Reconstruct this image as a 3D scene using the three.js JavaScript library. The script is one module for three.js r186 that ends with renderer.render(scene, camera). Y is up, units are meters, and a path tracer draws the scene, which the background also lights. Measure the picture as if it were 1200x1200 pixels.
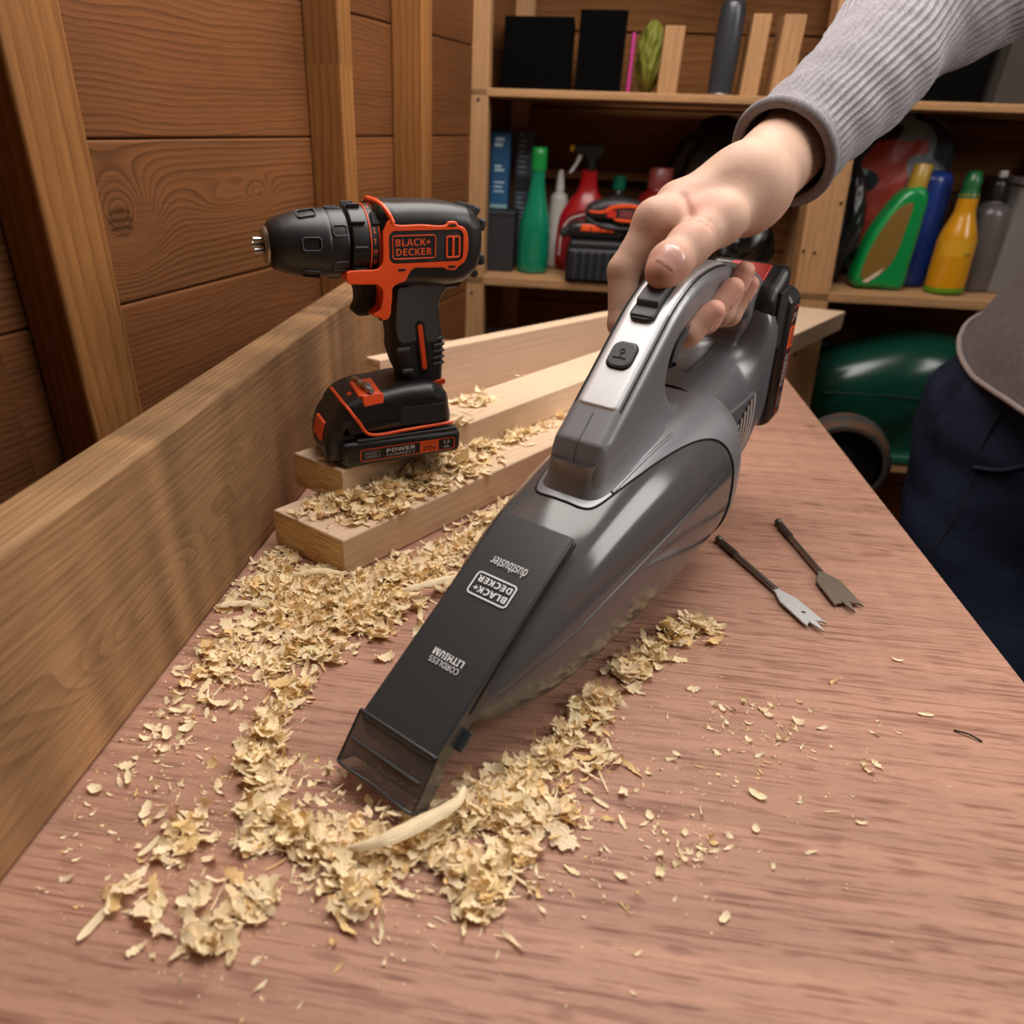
import * as THREE from 'three';
import { RoundedBoxGeometry } from 'three/addons/geometries/RoundedBoxGeometry.js';
import { mergeGeometries, mergeVertices, toCreasedNormals } from 'three/addons/utils/BufferGeometryUtils.js';
import { MarchingCubes } from 'three/addons/objects/MarchingCubes.js';
import { RectAreaLightUniformsLib } from 'three/addons/lights/RectAreaLightUniformsLib.js';

// ---------------------------------------------------------------- camera, light, exposure
const V3 = (x, y, z) => new THREE.Vector3(x, y, z);
const scene = new THREE.Scene();
scene.background = new THREE.Color(0x050505);
const camera = new THREE.PerspectiveCamera(2 * Math.atan(600 / 830.96) * 180 / Math.PI, 1, 0.02, 20);
camera.matrixAutoUpdate = true;
camera.position.set(0, 0.316, 0);
camera.quaternion.setFromRotationMatrix(new THREE.Matrix4().makeBasis(
  V3(0.98961237, 0.0312361, -0.14032698), V3(-0.09463231, 0.87634615, -0.47229455), V3(0.10822237, 0.480668, 0.87019894)));
camera.setViewOffset(1200, 1200, 45, 2, 1200, 1200);
camera.focus = 0.5; camera.userData.fStop = 6.5;
scene.add(camera);
const renderer = new THREE.WebGLRenderer({ antialias: true });
renderer.toneMapping = THREE.LinearToneMapping;
renderer.toneMappingExposure = 1.1;
renderer.shadowMap.enabled = true;
RectAreaLightUniformsLib.init();
function areaLight(name, pos, target, w, h, power, color) {
  const l = new THREE.RectAreaLight(color, power, w, h);
  l.name = name; l.position.set(...pos); scene.add(l); l.lookAt(...target); l.castShadow = true;
  return l;
}
const ADDED_KEY = { pos: [0.08, 0.98, -0.78], w: 0.85, h: 0.75 };  // added overhead light, out of view, standing in for a studio softbox
areaLight('added_overhead_light', [ADDED_KEY.pos[0], ADDED_KEY.pos[1] - 0.01, ADDED_KEY.pos[2]], [ADDED_KEY.pos[0] - 0.001, 0, ADDED_KEY.pos[2]], ADDED_KEY.w, ADDED_KEY.h, 5.4, 0xfffaf4);
const ADDED_KEY2 = { pos: [1.15, 0.85, -0.42], w: 0.6, h: 0.6, aim: [0.0, 0.02, -0.62] };  // added side light, out of view, for the bowl streak and right-hand faces
areaLight('added_side_light_001', V3(...ADDED_KEY2.pos).lerp(V3(...ADDED_KEY2.aim), 0.012).toArray(), ADDED_KEY2.aim, ADDED_KEY2.w, ADDED_KEY2.h, 6.0, 0xfffaf4);

// ---------------------------------------------------------------- helpers
let seed = 7;
const rnd = () => { seed = (seed * 1664525 + 1013904223) >>> 0; return seed / 4294967296; };
const rr = (a, b) => a + (b - a) * rnd();
const used = {};
function numbered(n) { const k = used[n] = (used[n] ?? -1) + 1; return k ? n + '_' + String(k).padStart(3, '0') : n; }
function tag(o, label, category, group, kind) {
  if (label) o.userData.label = label; if (category) o.userData.category = category; if (group) o.userData.group = group; if (kind) o.userData.kind = kind;
  return o;
}
function thing(name, label, category, pos = [0, 0, 0], group) {
  const o = new THREE.Group(); o.name = numbered(name); o.position.set(...pos); scene.add(o);
  return tag(o, label, category, group);
}
function part(name, geo, mat, parent, label) {
  const g = Array.isArray(geo) ? mergeGeometries(geo.map((x) => { const y = x.index ? x.toNonIndexed() : x; for (const k of Object.keys(y.attributes)) if (!['position', 'normal', 'uv'].includes(k)) y.deleteAttribute(k); if (!y.attributes.uv) y.setAttribute('uv', new THREE.BufferAttribute(new Float32Array(y.attributes.position.count * 2), 2)); return y; })) : geo;
  const m = new THREE.Mesh(g, mat); m.name = parent === scene ? numbered(name) : name; m.castShadow = m.receiveShadow = true;
  parent.add(m); if (label) m.userData.label = label;
  return m;
}
const single = (name, geo, mat, label, category, group) => tag(part(name, geo, mat, scene), label, category, group);
const at = (g, x = 0, y = 0, z = 0, rx = 0, ry = 0, rz = 0) => { if (rx) g.rotateX(rx); if (ry) g.rotateY(ry); if (rz) g.rotateZ(rz); return g.translate(x, y, z); };
const box = (w, h, d, r = 0.002, s = 2) => new RoundedBoxGeometry(w, h, d, s, Math.min(r, w / 2.01, h / 2.01, d / 2.01));
const cyl = (r0, r1, h, n = 32) => new THREE.CylinderGeometry(r0, r1, h, n);
const lathe = (pts, n = 40) => new THREE.LatheGeometry(pts.map((p) => new THREE.Vector2(p[0], p[1])), n);
function shapeOf(pts, holes = []) {
  const s = new THREE.Shape(pts.map((p) => new THREE.Vector2(...p)));
  for (const h of holes) s.holes.push(new THREE.Path(h.map((p) => new THREE.Vector2(...p))));
  return s;
}
function smoothPts(pts, n = 60, closed = true) {
  return new THREE.CatmullRomCurve3(pts.map((p) => V3(p[0], p[1], 0)), closed, 'centripetal').getPoints(n).slice(0, closed ? -1 : undefined).map((p) => [p.x, p.y]);
}
function extrude(shape, depth, bevel = 0.001, seg = 3, z0 = 0) {   // between z0 and z0 + depth, bevel included
  const b = Math.min(bevel, depth / 2.01);
  const g = new THREE.ExtrudeGeometry(shape, { depth: depth - 2 * b, bevelEnabled: b > 0, bevelThickness: b, bevelSize: b, bevelOffset: -b, bevelSegments: seg, curveSegments: 14 });
  const out = toCreasedNormals(g.translate(0, 0, z0 + b), 0.6);
  if (b > 0) {   // keep the two flat faces flat and let the bevel run into them
    const p = out.attributes.position, n = out.attributes.normal;
    for (let i = 0; i < p.count; i++) {
      const z = p.getZ(i), s = z > z0 + depth - b ? clamp((z - (z0 + depth - b)) / b) : z < z0 + b ? -clamp((z0 + b - z) / b) : 0;
      if (Math.abs(s) > 0.999) { n.setXYZ(i, 0, 0, Math.sign(s)); continue; }
      const x = n.getX(i), y = n.getY(i), l = Math.hypot(x, y); if (l < 1e-4) continue;
      const c = Math.sqrt(1 - s * s); n.setXYZ(i, x / l * c, y / l * c, s);
    }
  }
  return out;
}
function rrect(x0, y0, x1, y1, r) {
  const s = new THREE.Shape();
  s.moveTo(x0 + r, y0); s.lineTo(x1 - r, y0); s.absarc(x1 - r, y0 + r, r, -Math.PI / 2, 0); s.lineTo(x1, y1 - r); s.absarc(x1 - r, y1 - r, r, 0, Math.PI / 2);
  s.lineTo(x0 + r, y1); s.absarc(x0 + r, y1 - r, r, Math.PI / 2, Math.PI); s.lineTo(x0, y0 + r); s.absarc(x0 + r, y0 + r, r, Math.PI, 1.5 * Math.PI);
  return s;
}
function ring(x0, y0, x1, y1, r, t) { const s = rrect(x0, y0, x1, y1, r); s.holes.push(rrect(x0 + t, y0 + t, x1 - t, y1 - t, Math.max(0.0003, r - t))); return s; }
const tube = (pts, r, n = 40, k = 8, closed = false) => new THREE.TubeGeometry(new THREE.CatmullRomCurve3(pts.map((p) => V3(...p)), closed, 'centripetal'), n, r, k, closed);
function grid(nu, nv, fn, uvs = [1, 1], closedV = false) {
  const pos = [], uv = [], idx = [];
  for (let i = 0; i <= nu; i++) for (let j = 0; j <= nv; j++) { const p = fn(i / nu, j / nv); pos.push(p[0], p[1], p[2]); uv.push(i / nu * uvs[0], j / nv * uvs[1]); }
  for (let i = 0; i < nu; i++) for (let j = 0; j < nv; j++) { const a = i * (nv + 1) + j, b = a + nv + 1; idx.push(a, b, a + 1, b, b + 1, a + 1); }
  const g = new THREE.BufferGeometry();
  g.setAttribute('position', new THREE.Float32BufferAttribute(pos, 3)); g.setAttribute('uv', new THREE.Float32BufferAttribute(uv, 2)); g.setIndex(idx);
  g.computeVertexNormals();
  if (closedV) { const n = g.attributes.normal; for (let i = 0; i <= nu; i++) { const a = i * (nv + 1), b = a + nv; const x = n.getX(a) + n.getX(b), y = n.getY(a) + n.getY(b), z = n.getZ(a) + n.getZ(b), l = Math.hypot(x, y, z) || 1; n.setXYZ(a, x / l, y / l, z / l); n.setXYZ(b, x / l, y / l, z / l); } }
  return g;
}
const lerp = (a, b, t) => a + (b - a) * t, clamp = (x, a = 0, b = 1) => Math.min(b, Math.max(a, x)), sstep = (a, b, x) => { const t = clamp((x - a) / (b - a)); return t * t * (3 - 2 * t); };
function table1(tab, x) {   // monotone piecewise cubic-ish lookup through rows [x, a, b, ...]
  let i = 0; while (i < tab.length - 2 && x > tab[i + 1][0]) i++;
  const p = tab[i], q = tab[i + 1], o = tab[i - 1] ?? p, r = tab[i + 2] ?? q, h = q[0] - p[0], t = clamp((x - p[0]) / h);
  return p.slice(1).map((a, k) => {
    const b = q[k + 1], m0 = (b - o[k + 1]) / (q[0] - o[0]) * h, m1 = (r[k + 1] - a) / (r[0] - p[0]) * h, t2 = t * t, t3 = t2 * t;
    return (2 * t3 - 3 * t2 + 1) * a + (t3 - 2 * t2 + t) * m0 + (-2 * t3 + 3 * t2) * b + (t3 - t2) * m1;
  });
}
const hash = (x, y, s) => { let h = (Math.imul(x, 374761393) + Math.imul(y, 668265263) + Math.imul(s, 1442695041)) | 0; h = Math.imul(h ^ (h >>> 13), 1274126177); return ((h ^ (h >>> 16)) >>> 0) / 4294967296; };
function noise(x, y, s = 0) {
  const ix = Math.floor(x), iy = Math.floor(y), fx = x - ix, fy = y - iy, u = fx * fx * (3 - 2 * fx), v = fy * fy * (3 - 2 * fy);
  const a = hash(ix, iy, s), b = hash(ix + 1, iy, s), c = hash(ix, iy + 1, s), d = hash(ix + 1, iy + 1, s);
  return a + (b - a) * u + (c - a) * v + (a - b - c + d) * u * v;
}
const fbm = (x, y, s) => (noise(x, y, s) + 0.5 * noise(x * 2.1, y * 2.1, s + 1) + 0.25 * noise(x * 4.3, y * 4.3, s + 2)) / 1.75;
const S2L = (v) => { v /= 255; return v <= 0.04045 ? v / 12.92 : Math.pow((v + 0.055) / 1.055, 2.4); };
function texture(w, h, fn, srgb = true) {   // fn(x, y) in 0..1 -> [r, g, b] 0..255
  const d = new Uint8Array(w * h * 4);
  for (let j = 0; j < h; j++) for (let i = 0; i < w; i++) { const c = fn((i + 0.5) / w, (j + 0.5) / h), k = (j * w + i) * 4; d[k] = clamp(c[0], 0, 255); d[k + 1] = clamp(c[1], 0, 255); d[k + 2] = clamp(c[2], 0, 255); d[k + 3] = 255; }
  const t = new THREE.DataTexture(d, w, h); t.wrapS = t.wrapT = THREE.RepeatWrapping; t.magFilter = THREE.LinearFilter; t.needsUpdate = true;
  if (srgb) t.colorSpace = THREE.SRGBColorSpace;
  return t;
}
// Sawn softwood: growth rings along u, bent around knots. Colours are sRGB bytes; u, v in metres.
function woodMaterial(o) {
  const { w = 1024, h = 512, len = 1.2, wid = 0.25, freq = 60, warp = 0.02, knots = [], c0, c1, amt = 0.8, fine = 0.12, s = 1, blotch = 0.15, sharp = 2, rough = 0.6, bump = 0.0004, across = 0, spec = 0.3, lines = [] } = o;
  const bumps = new Uint8Array(w * h);
  const map = texture(w, h, (x, y) => {
    const u = x * len, v = y * wid;
    let f = v + warp * (fbm(u * 2.2, v * 5, s) - 0.5) + warp * 0.25 * (fbm(u * 9, v * 30, s + 3) - 0.5), core = 0;
    for (const [ku, kv, a, ru, rv, cr] of knots) {
      const q = ((u - ku) / ru) ** 2 + ((v - kv) / rv) ** 2;
      f += a * Math.exp(-q); if (cr) core = Math.max(core, 1 - sstep(cr * 0.7, cr, Math.hypot((u - ku), (v - kv) * ru / rv)));
    }
    const r = f * freq, i = Math.floor(r), t = r - i, str = 0.45 + 0.55 * hash(i, 3, s);
    let p = Math.pow(t, sharp) * (1 - sstep(0.9, 1, t)) * str * amt;
    let g = 1 + fine * (noise(u * 25, v * 1400, s + 5) - 0.5) + fine * 0.7 * (noise(u * 90, v * 2600, s + 6) - 0.5) + blotch * (fbm(u * 4, v * 9, s + 7) - 0.5);
    if (across) g += across * (fbm(u * 14, v * 1.5, s + 9) - 0.5) + across * 0.5 * (noise(u * 60, v * 3, s + 11) - 0.5);
    p = clamp(p + core * 0.75 * (0.6 + 0.4 * Math.sin(Math.hypot(u - (knots[0]?.[0] ?? 0), v) * 900)));
    for (const [lu, lw, la] of lines) g += la * (Math.exp(-(((u - lu) / lw) ** 2)));
    bumps[Math.floor(y * h) * w + Math.floor(x * w)] = clamp(170 - 130 * p + 60 * (g - 1), 0, 255);
    return [0, 1, 2].map((k) => lerp(c0[k], c1[k], p) * g);
  });
  const bd = new Uint8Array(w * h * 4); for (let i = 0; i < w * h; i++) { bd[i * 4] = bd[i * 4 + 1] = bd[i * 4 + 2] = bumps[i]; bd[i * 4 + 3] = 255; }
  const bt = new THREE.DataTexture(bd, w, h); bt.wrapS = bt.wrapT = THREE.RepeatWrapping; bt.magFilter = THREE.LinearFilter; bt.needsUpdate = true;
  const m = new THREE.MeshPhysicalMaterial({ map, bumpMap: bt, bumpScale: bump, roughness: rough, specularIntensity: spec, name: o.name ?? 'wood' });
  m.userData = { len, wid };
  return m;
}
// A board of size L (x) x H (y) x T (z) with uv in metres along its length; du, dv shift the figure from piece to piece.
function board(L, H, T, m, du = 0, dv = 0, r = 0.002) {
  const g0 = box(L, H, T, r), g = g0.index ? g0.toNonIndexed() : g0, p = g.attributes.position, n = g.attributes.normal, uv = g.attributes.uv, { len, wid } = m.userData;
  for (let i = 0; i < p.count; i++) {
    const ax = Math.abs(n.getX(i)), ay = Math.abs(n.getY(i)), az = Math.abs(n.getZ(i));
    let u = p.getX(i) + L / 2, v;
    if (az >= ax && az >= ay) v = p.getY(i) + H / 2; else if (ay >= ax) v = H + p.getZ(i); else { u = p.getZ(i) * 0.12; v = p.getY(i) * 3; }
    uv.setXY(i, (u + du) / len, (v + dv) / wid);
  }
  return g;
}
const std = (color, roughness = 0.5, o = {}) => new THREE.MeshPhysicalMaterial({ color, roughness, ...o });

// ---------------------------------------------------------------- woods
const M = {};
M.wall = woodMaterial({ name: 'shed_pine', len: 1.5, wid: 0.5, w: 1536, h: 768, freq: 170, warp: 0.05, c0: [114, 72, 42], c1: [70, 42, 23], amt: 0.75, s: 21, blotch: 0.3, rough: 0.55, knots: [[0.3, 0.1, 0.05, 0.05, 0.03, 0.012], [0.95, 0.36, 0.05, 0.05, 0.03, 0.012]] });
M.wallknot = woodMaterial({ name: 'knotty_pine', len: 1.2, wid: 0.137, w: 2048, h: 256, freq: 150, warp: 0.012, c0: [124, 80, 48], c1: [68, 42, 22], amt: 0.8, s: 33, blotch: 0.25, rough: 0.5,
  knots: [[0.40, 0.070, 0.085, 0.040, 0.036, 0.017], [0.545, 0.078, 0.024, 0.05, 0.016, 0], [0.60, 0.080, 0.03, 0.022, 0.014, 0.004]] });
M.stud = woodMaterial({ name: 'stud_pine', len: 1.5, wid: 0.2, w: 1024, h: 256, freq: 90, warp: 0.03, c0: [150, 102, 58], c1: [100, 62, 32], amt: 0.6, s: 44, blotch: 0.2, rough: 0.5 });
M.board = woodMaterial({ name: 'weathered_board', len: 1.3, wid: 0.25, w: 2048, h: 512, freq: 190, warp: 0.03, c0: [146, 113, 80], c1: [98, 72, 48], amt: 0.5, s: 55, blotch: 0.16, across: 0.48, fine: 0.2, rough: 0.6, sharp: 1.6,
  knots: [[0.62, 0.06, 0.05, 0.10, 0.022, 0], [0.42, 0.035, 0.045, 0.10, 0.018, 0], [0.77, 0.075, 0.05, 0.02, 0.02, 0], [0.72, 0.06, 0.02, 0.012, 0.008, 0.002], [0.33, 0.09, 0.02, 0.01, 0.008, 0.002]] });
M.timber = woodMaterial({ name: 'planed_timber', len: 1.2, wid: 0.2, w: 1536, h: 384, freq: 120, warp: 0.012, c0: [222, 193, 163], c1: [200, 165, 131], amt: 0.5, s: 66, blotch: 0.06, fine: 0.06, rough: 0.6, knots: [[0.75, 0.02, 0.02, 0.02, 0.01, 0.004]] });
M.endgrain = woodMaterial({ name: 'end_grain', len: 0.12, wid: 0.05, w: 256, h: 128, freq: 330, warp: 0.004, c0: [222, 190, 142], c1: [176, 138, 92], amt: 0.6, s: 77, blotch: 0.3, fine: 0.4, rough: 0.8, knots: [[0.06, -0.02, 0.04, 0.05, 0.04, 0]] });
M.shelf = woodMaterial({ name: 'shelf_pine', len: 1.3, wid: 0.2, w: 768, h: 192, freq: 80, warp: 0.02, c0: [178, 136, 96], c1: [132, 96, 62], amt: 0.5, s: 88, rough: 0.6, knots: [[0.72, 0.05, 0.03, 0.03, 0.016, 0.008]] });
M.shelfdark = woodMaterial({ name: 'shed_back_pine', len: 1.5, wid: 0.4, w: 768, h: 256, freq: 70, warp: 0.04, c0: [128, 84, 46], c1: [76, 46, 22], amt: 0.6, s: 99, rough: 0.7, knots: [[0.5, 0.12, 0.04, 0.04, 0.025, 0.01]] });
M.ply = (() => {   // reddish plywood: short dark pores and slow bands running along u
  const len = 0.7, wid = 1.6, w = 1024, h = 2048, s = 5;
  const pore = new Uint8Array(w * h);
  const map = texture(w, h, (x, y) => {
    const u = x * len, v = y * wid + 0.012 * (fbm(u * 2.2, y * wid * 3, s) - 0.5);
    const band = fbm(u * 1.1, v * 22, s + 1) - 0.5, fineb = fbm(u * 5, v * 190, s + 2) - 0.5;
    const pr = sstep(0.6, 0.9, noise(u * 34, v * 1100, s + 3)) * 0.6 + sstep(0.66, 0.92, noise(u * 60, v * 620, s + 4)) * 0.45;
    const g = 1 + 0.16 * band + 0.16 * fineb + 0.05 * (noise(u * 300, v * 900, s + 5) - 0.5), p = clamp(pr * (0.55 + 0.7 * noise(u * 3, v * 11, s + 8)));
    pore[Math.floor(y * h) * w + Math.floor(x * w)] = 200 - 120 * p;
    return [lerp(177, 128, p) * g, lerp(134, 87, p) * g, lerp(113, 71, p) * g];
  });
  const bd = new Uint8Array(w * h * 4); for (let i = 0; i < w * h; i++) { bd[i * 4] = bd[i * 4 + 1] = bd[i * 4 + 2] = pore[i]; bd[i * 4 + 3] = 255; }
  const bt = new THREE.DataTexture(bd, w, h); bt.wrapS = bt.wrapT = THREE.RepeatWrapping; bt.magFilter = THREE.LinearFilter; bt.needsUpdate = true;
  const m = new THREE.MeshPhysicalMaterial({ map, bumpMap: bt, bumpScale: 0.0002, roughness: 0.55, specularIntensity: 0.45, name: 'reddish_plywood' }); m.userData = { len, wid };
  return m;
})();
M.floor = std(0x4a4038, 0.85); M.plain = std(0xb5a890, 0.8);

// ---------------------------------------------------------------- the shed: floor, ceiling, walls
const struct = (o) => { o.userData.kind = 'structure'; return o; };
const FLOOR = -0.86, CEIL = 1.42;
struct(part('floor', at(box(4.2, 0.05, 4.4, 0.002), 0.45, FLOOR - 0.025, -0.4), M.floor, scene));
struct(part('ceiling', at(box(4.2, 0.05, 4.4, 0.002), 0.45, CEIL + 0.025, -0.4), M.plain, scene));
struct(part('wall_front', at(box(4.2, CEIL - FLOOR, 0.05, 0.002), 0.45, (CEIL + FLOOR) / 2, 1.62), M.plain, scene));
struct(part('wall_right', at(box(0.05, CEIL - FLOOR, 4.0, 0.002), 2.1, (CEIL + FLOOR) / 2, -0.4), M.plain, scene));
// left wall: its own frame, x along the wall away from the camera, y up, z into the room
const wallL = new THREE.Group(); wallL.name = 'wall_left'; struct(wallL); scene.add(wallL);
const wd = V3(Math.sin(14 * Math.PI / 180), 0, -Math.cos(14 * Math.PI / 180)), wn = V3(-wd.z, 0, wd.x);
wallL.matrixAutoUpdate = true;
wallL.quaternion.setFromRotationMatrix(new THREE.Matrix4().makeBasis(wd, V3(0, 1, 0), wn));
wallL.position.set(-0.305, 0, -0.85).addScaledVector(wn, -0.045);
// plank rows, seams 0.134 apart
for (let k = -8; k < 11; k++) {
  const y0 = 0.157 + k * 0.136, y1 = y0 + 0.136, m = k === 0 ? M.wallknot : M.wall;
  if (y0 > CEIL || y1 < FLOOR) continue;
  const L = 3.4, g = board(L, 0.1352, 0.018, m, k === 0 ? -0.413 : (k * 0.37 + 3) % 1.5, k === 0 ? 0 : (k * 0.11 + 2) % 0.5, 0.003);
  part('plank', at(g, -0.55, (y0 + y1) / 2, -0.009), m, wallL);
}
for (const [x0, x1] of [[-0.352, -0.298], [0.072, 0.10], [0.285, 0.318], [-1.05, -0.995], [-1.7, -1.64]]) {
  const H = CEIL - FLOOR, g = board(H, x1 - x0, 0.048, M.stud, 0.2 + x0, 0.05 + x0 * 0.3, 0.003);
  part('stud', at(g, (x0 + x1) / 2, (CEIL + FLOOR) / 2, 0.024, 0, 0, Math.PI / 2), M.stud, wallL);
}
// back wall behind the shelving
const wallB = new THREE.Group(); wallB.name = 'wall_back'; struct(wallB); scene.add(wallB);
for (let k = 0; k < 17; k++) part('plank', at(board(2.6, 0.131, 0.02, M.shelfdark, (k * 0.37) % 1.5, (k * 0.13) % 0.4, 0.003), 0.82, FLOOR + 0.067 + k * 0.134, -2.0), M.shelfdark, wallB);

// panel lights added out of view: overhead softbox stand-in and a side light
function addedLamp(L, label, aim) {
  const t = thing('added_lamp', label, 'lamp', L.pos);
  const head = new THREE.Group(); head.name = 'lamp_head'; t.add(head);
  part('lamp_frame', extrude(ring(-L.w / 2 - 0.03, -L.h / 2 - 0.03, L.w / 2 + 0.03, L.h / 2 + 0.03, 0.02, 0.03), 0.04, 0.003).rotateX(Math.PI / 2).translate(0, 0.04, 0), std(0xd8d8d6, 0.5), head);
  part('back_plate', at(box(L.w + 0.02, 0.006, L.h + 0.02, 0.002), 0, 0.03, 0), std(0xd8d8d6, 0.5), head);
  part('diffuser', at(box(L.w, 0.012, L.h, 0.003), 0, 0.012, 0), new THREE.MeshStandardMaterial({ color: 0xffffff, emissive: 0xfffaf4, emissiveIntensity: 1.2 }), head);  // glowing face of the added panel
  if (aim) head.quaternion.setFromUnitVectors(V3(0, -1, 0), V3(...aim).sub(V3(...L.pos)).normalize());
  const h = CEIL - L.pos[1] - 0.03;
  for (const x of aim ? [0] : [-0.35, 0.35]) part('hanging_wire', at(cyl(0.002, 0.002, h, 8), x, 0.03 + h / 2, 0), M.plain, t);
}
addedLamp(ADDED_KEY, 'large added white panel light, a softbox stand-in above the plywood bench');
addedLamp(ADDED_KEY2, 'smaller added white panel light tilted in from right of the plywood bench', ADDED_KEY2.aim);

// ---------------------------------------------------------------- workbench with plywood top
{
  const t = thing('workbench', 'reddish plywood workbench top covered in wood shavings and dust', 'table', [0.02, FLOOR, -0.55]);
  const g = new THREE.BoxGeometry(0.632, 0.018, 1.34, 1, 1, 1); const uv = g.attributes.uv, p = g.attributes.position, n = g.attributes.normal;
  for (let i = 0; i < p.count; i++) uv.setXY(i, (p.getX(i) + 0.316 + (Math.abs(n.getX(i)) > 0.5 ? p.getY(i) : 0)) / 0.7, (p.getZ(i) + 0.75 + (Math.abs(n.getZ(i)) > 0.5 ? p.getY(i) : 0)) / 1.6);
  part('tabletop', g.translate(-0.014, -FLOOR - 0.009, 0.08), M.ply, t);
  for (const [x, z] of [[-0.28, -0.52], [0.23, -0.52], [-0.28, 0.68], [0.23, 0.68]]) part('leg', at(board(-FLOOR - 0.018, 0.06, 0.06, M.shelf, 0.1, 0.02), x, (-FLOOR - 0.018) / 2, z, 0, 0, Math.PI / 2), M.shelf, t);
  for (const x of [-0.28, 0.23]) part('rail', at(board(1.15, 0.08, 0.03, M.shelf, 0, 0.1), x, -FLOOR - 0.06, 0.08, 0, Math.PI / 2), M.shelf, t);
}
// board on edge along the wall side of the bench
single('wide_board', at(board(1.15, 0.145, 0.034, M.board, 0.05, 0.01, 0.004), 0, 0, 0), M.board, 'wide weathered brown board standing on edge along the shed wall', 'board').position.set(-0.252, 0.0725, -0.325);
scene.getObjectByName('wide_board').rotation.y = Math.PI / 2;

// three pale timbers: top at y1, right-hand near corner tr, left-hand near corner tl (skewed end), length along azimuth
function timber(name, label, tr, tl, y0, y1, az, L, du, skewEnd = 0) {
  const t = thing(name, label, 'timber', [tr[0], y0, tr[1]]);
  const d = V3(Math.sin(az), 0, -Math.cos(az)), H = y1 - y0, r = V3(tl[0] - tr[0], 0, tl[1] - tr[1]);
  const side = V3(-d.z, 0, d.x), w = r.dot(side.clone().negate()), off = r.dot(d);   // width to the left, skew of the near end along d
  const sh = [[0, 0], [L, 0], [L + skewEnd, w], [off, w]];
  const g = extrude(shapeOf(sh), H, 0.0018, 2, 0).rotateX(-Math.PI / 2);   // shape x -> along, y -> -z (left), extruded up
  const p = g.attributes.position, n = g.attributes.normal, uv = g.attributes.uv;
  for (let i = 0; i < p.count; i++) {
    const ax = Math.abs(n.getX(i)), ay = Math.abs(n.getY(i));
    uv.setXY(i, (p.getX(i) + du) / 1.2, ((ay > 0.6 ? -p.getZ(i) + 0.08 : p.getY(i)) + du * 0.1) / 0.2);
  }
  g.rotateY(Math.atan2(-d.z, d.x));
  part('beam', g, M.timber, t);
  // end-grain face
  const eg = grid(6, 3, (a, b) => { const q = V3(0, 0, 0).addScaledVector(r, lerp(0.03, 0.97, a)).addScaledVector(d, -0.0004); return [q.x, lerp(0.03, 0.97, b) * H, q.z]; });
  part('end_grain', eg, M.endgrain, t);
  return t;
}
const R = Math.PI / 180;
timber('timber_beam', 'nearest pale timber beam lying flat on the bench, its end toward the camera', [-0.1543, -0.4443], [-0.2248, -0.481], 0, 0.0334, 34.5 * R, 1.15, 0.05, -0.03);
timber('timber_beam', 'pale timber beam resting on the nearest beam, under the drill', [-0.171, -0.501], [-0.222, -0.527], 0.0336, 0.0641, 34.5 * R, 0.83, 0.45);
timber('timber_beam', 'pale timber beam standing on its narrow edge behind the drill', [-0.209, -0.768], [-0.228, -0.777], 0, 0.0746, 42 * R, 0.42, 0.8);

// ---------------------------------------------------------------- lettering
function lettering(w, h, draw, bg) {   // canvas for flat print; draw(ctx, W, H) in pixels
  const c = document.createElement('canvas'); c.width = w; c.height = h; const x = c.getContext('2d');
  x.fillStyle = bg; x.fillRect(0, 0, w, h); draw(x, w, h);
  const t = new THREE.CanvasTexture(c); t.colorSpace = THREE.SRGBColorSpace; return t;
}
function fitText(x, s, cx, cy, width, height, font) {
  x.save(); x.font = `${font} 100px sans-serif`; x.textAlign = 'left'; x.textBaseline = 'alphabetic';
  const m = x.measureText(s), tw = m.actualBoundingBoxRight + m.actualBoundingBoxLeft, th = m.actualBoundingBoxAscent + m.actualBoundingBoxDescent;
  x.translate(cx - width / 2, cy + height / 2); x.scale(width / tw, height / th); x.fillText(s, m.actualBoundingBoxLeft, -m.actualBoundingBoxDescent); x.restore();
}
function rr2(x, a, b, c, d, r) { x.beginPath(); x.moveTo(a + r, b); x.arcTo(c, b, c, d, r); x.arcTo(c, d, a, d, r); x.arcTo(a, d, a, b, r); x.arcTo(a, b, c, b, r); x.closePath(); }
function logoDraw(col) {
  return (x, W, H) => { x.strokeStyle = x.fillStyle = col; x.lineWidth = H * 0.06; rr2(x, H * 0.05, H * 0.05, W - H * 0.05, H * 0.95, H * 0.14); x.stroke(); fitText(x, 'BLACK+', W * 0.49, H * 0.31, W * 0.80, H * 0.26, 'bold'); fitText(x, 'DECKER', W * 0.5, H * 0.70, W * 0.82, H * 0.26, 'bold'); };
}
// white print as an alpha-cut skin
function printMaterial(w, h, draw, color, rough = 0.5) {
  const t = lettering(w, h, draw, '#000'); t.colorSpace = THREE.NoColorSpace;
  return new THREE.MeshStandardMaterial({ color, roughness: rough, alphaMap: t, transparent: true });
}

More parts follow.
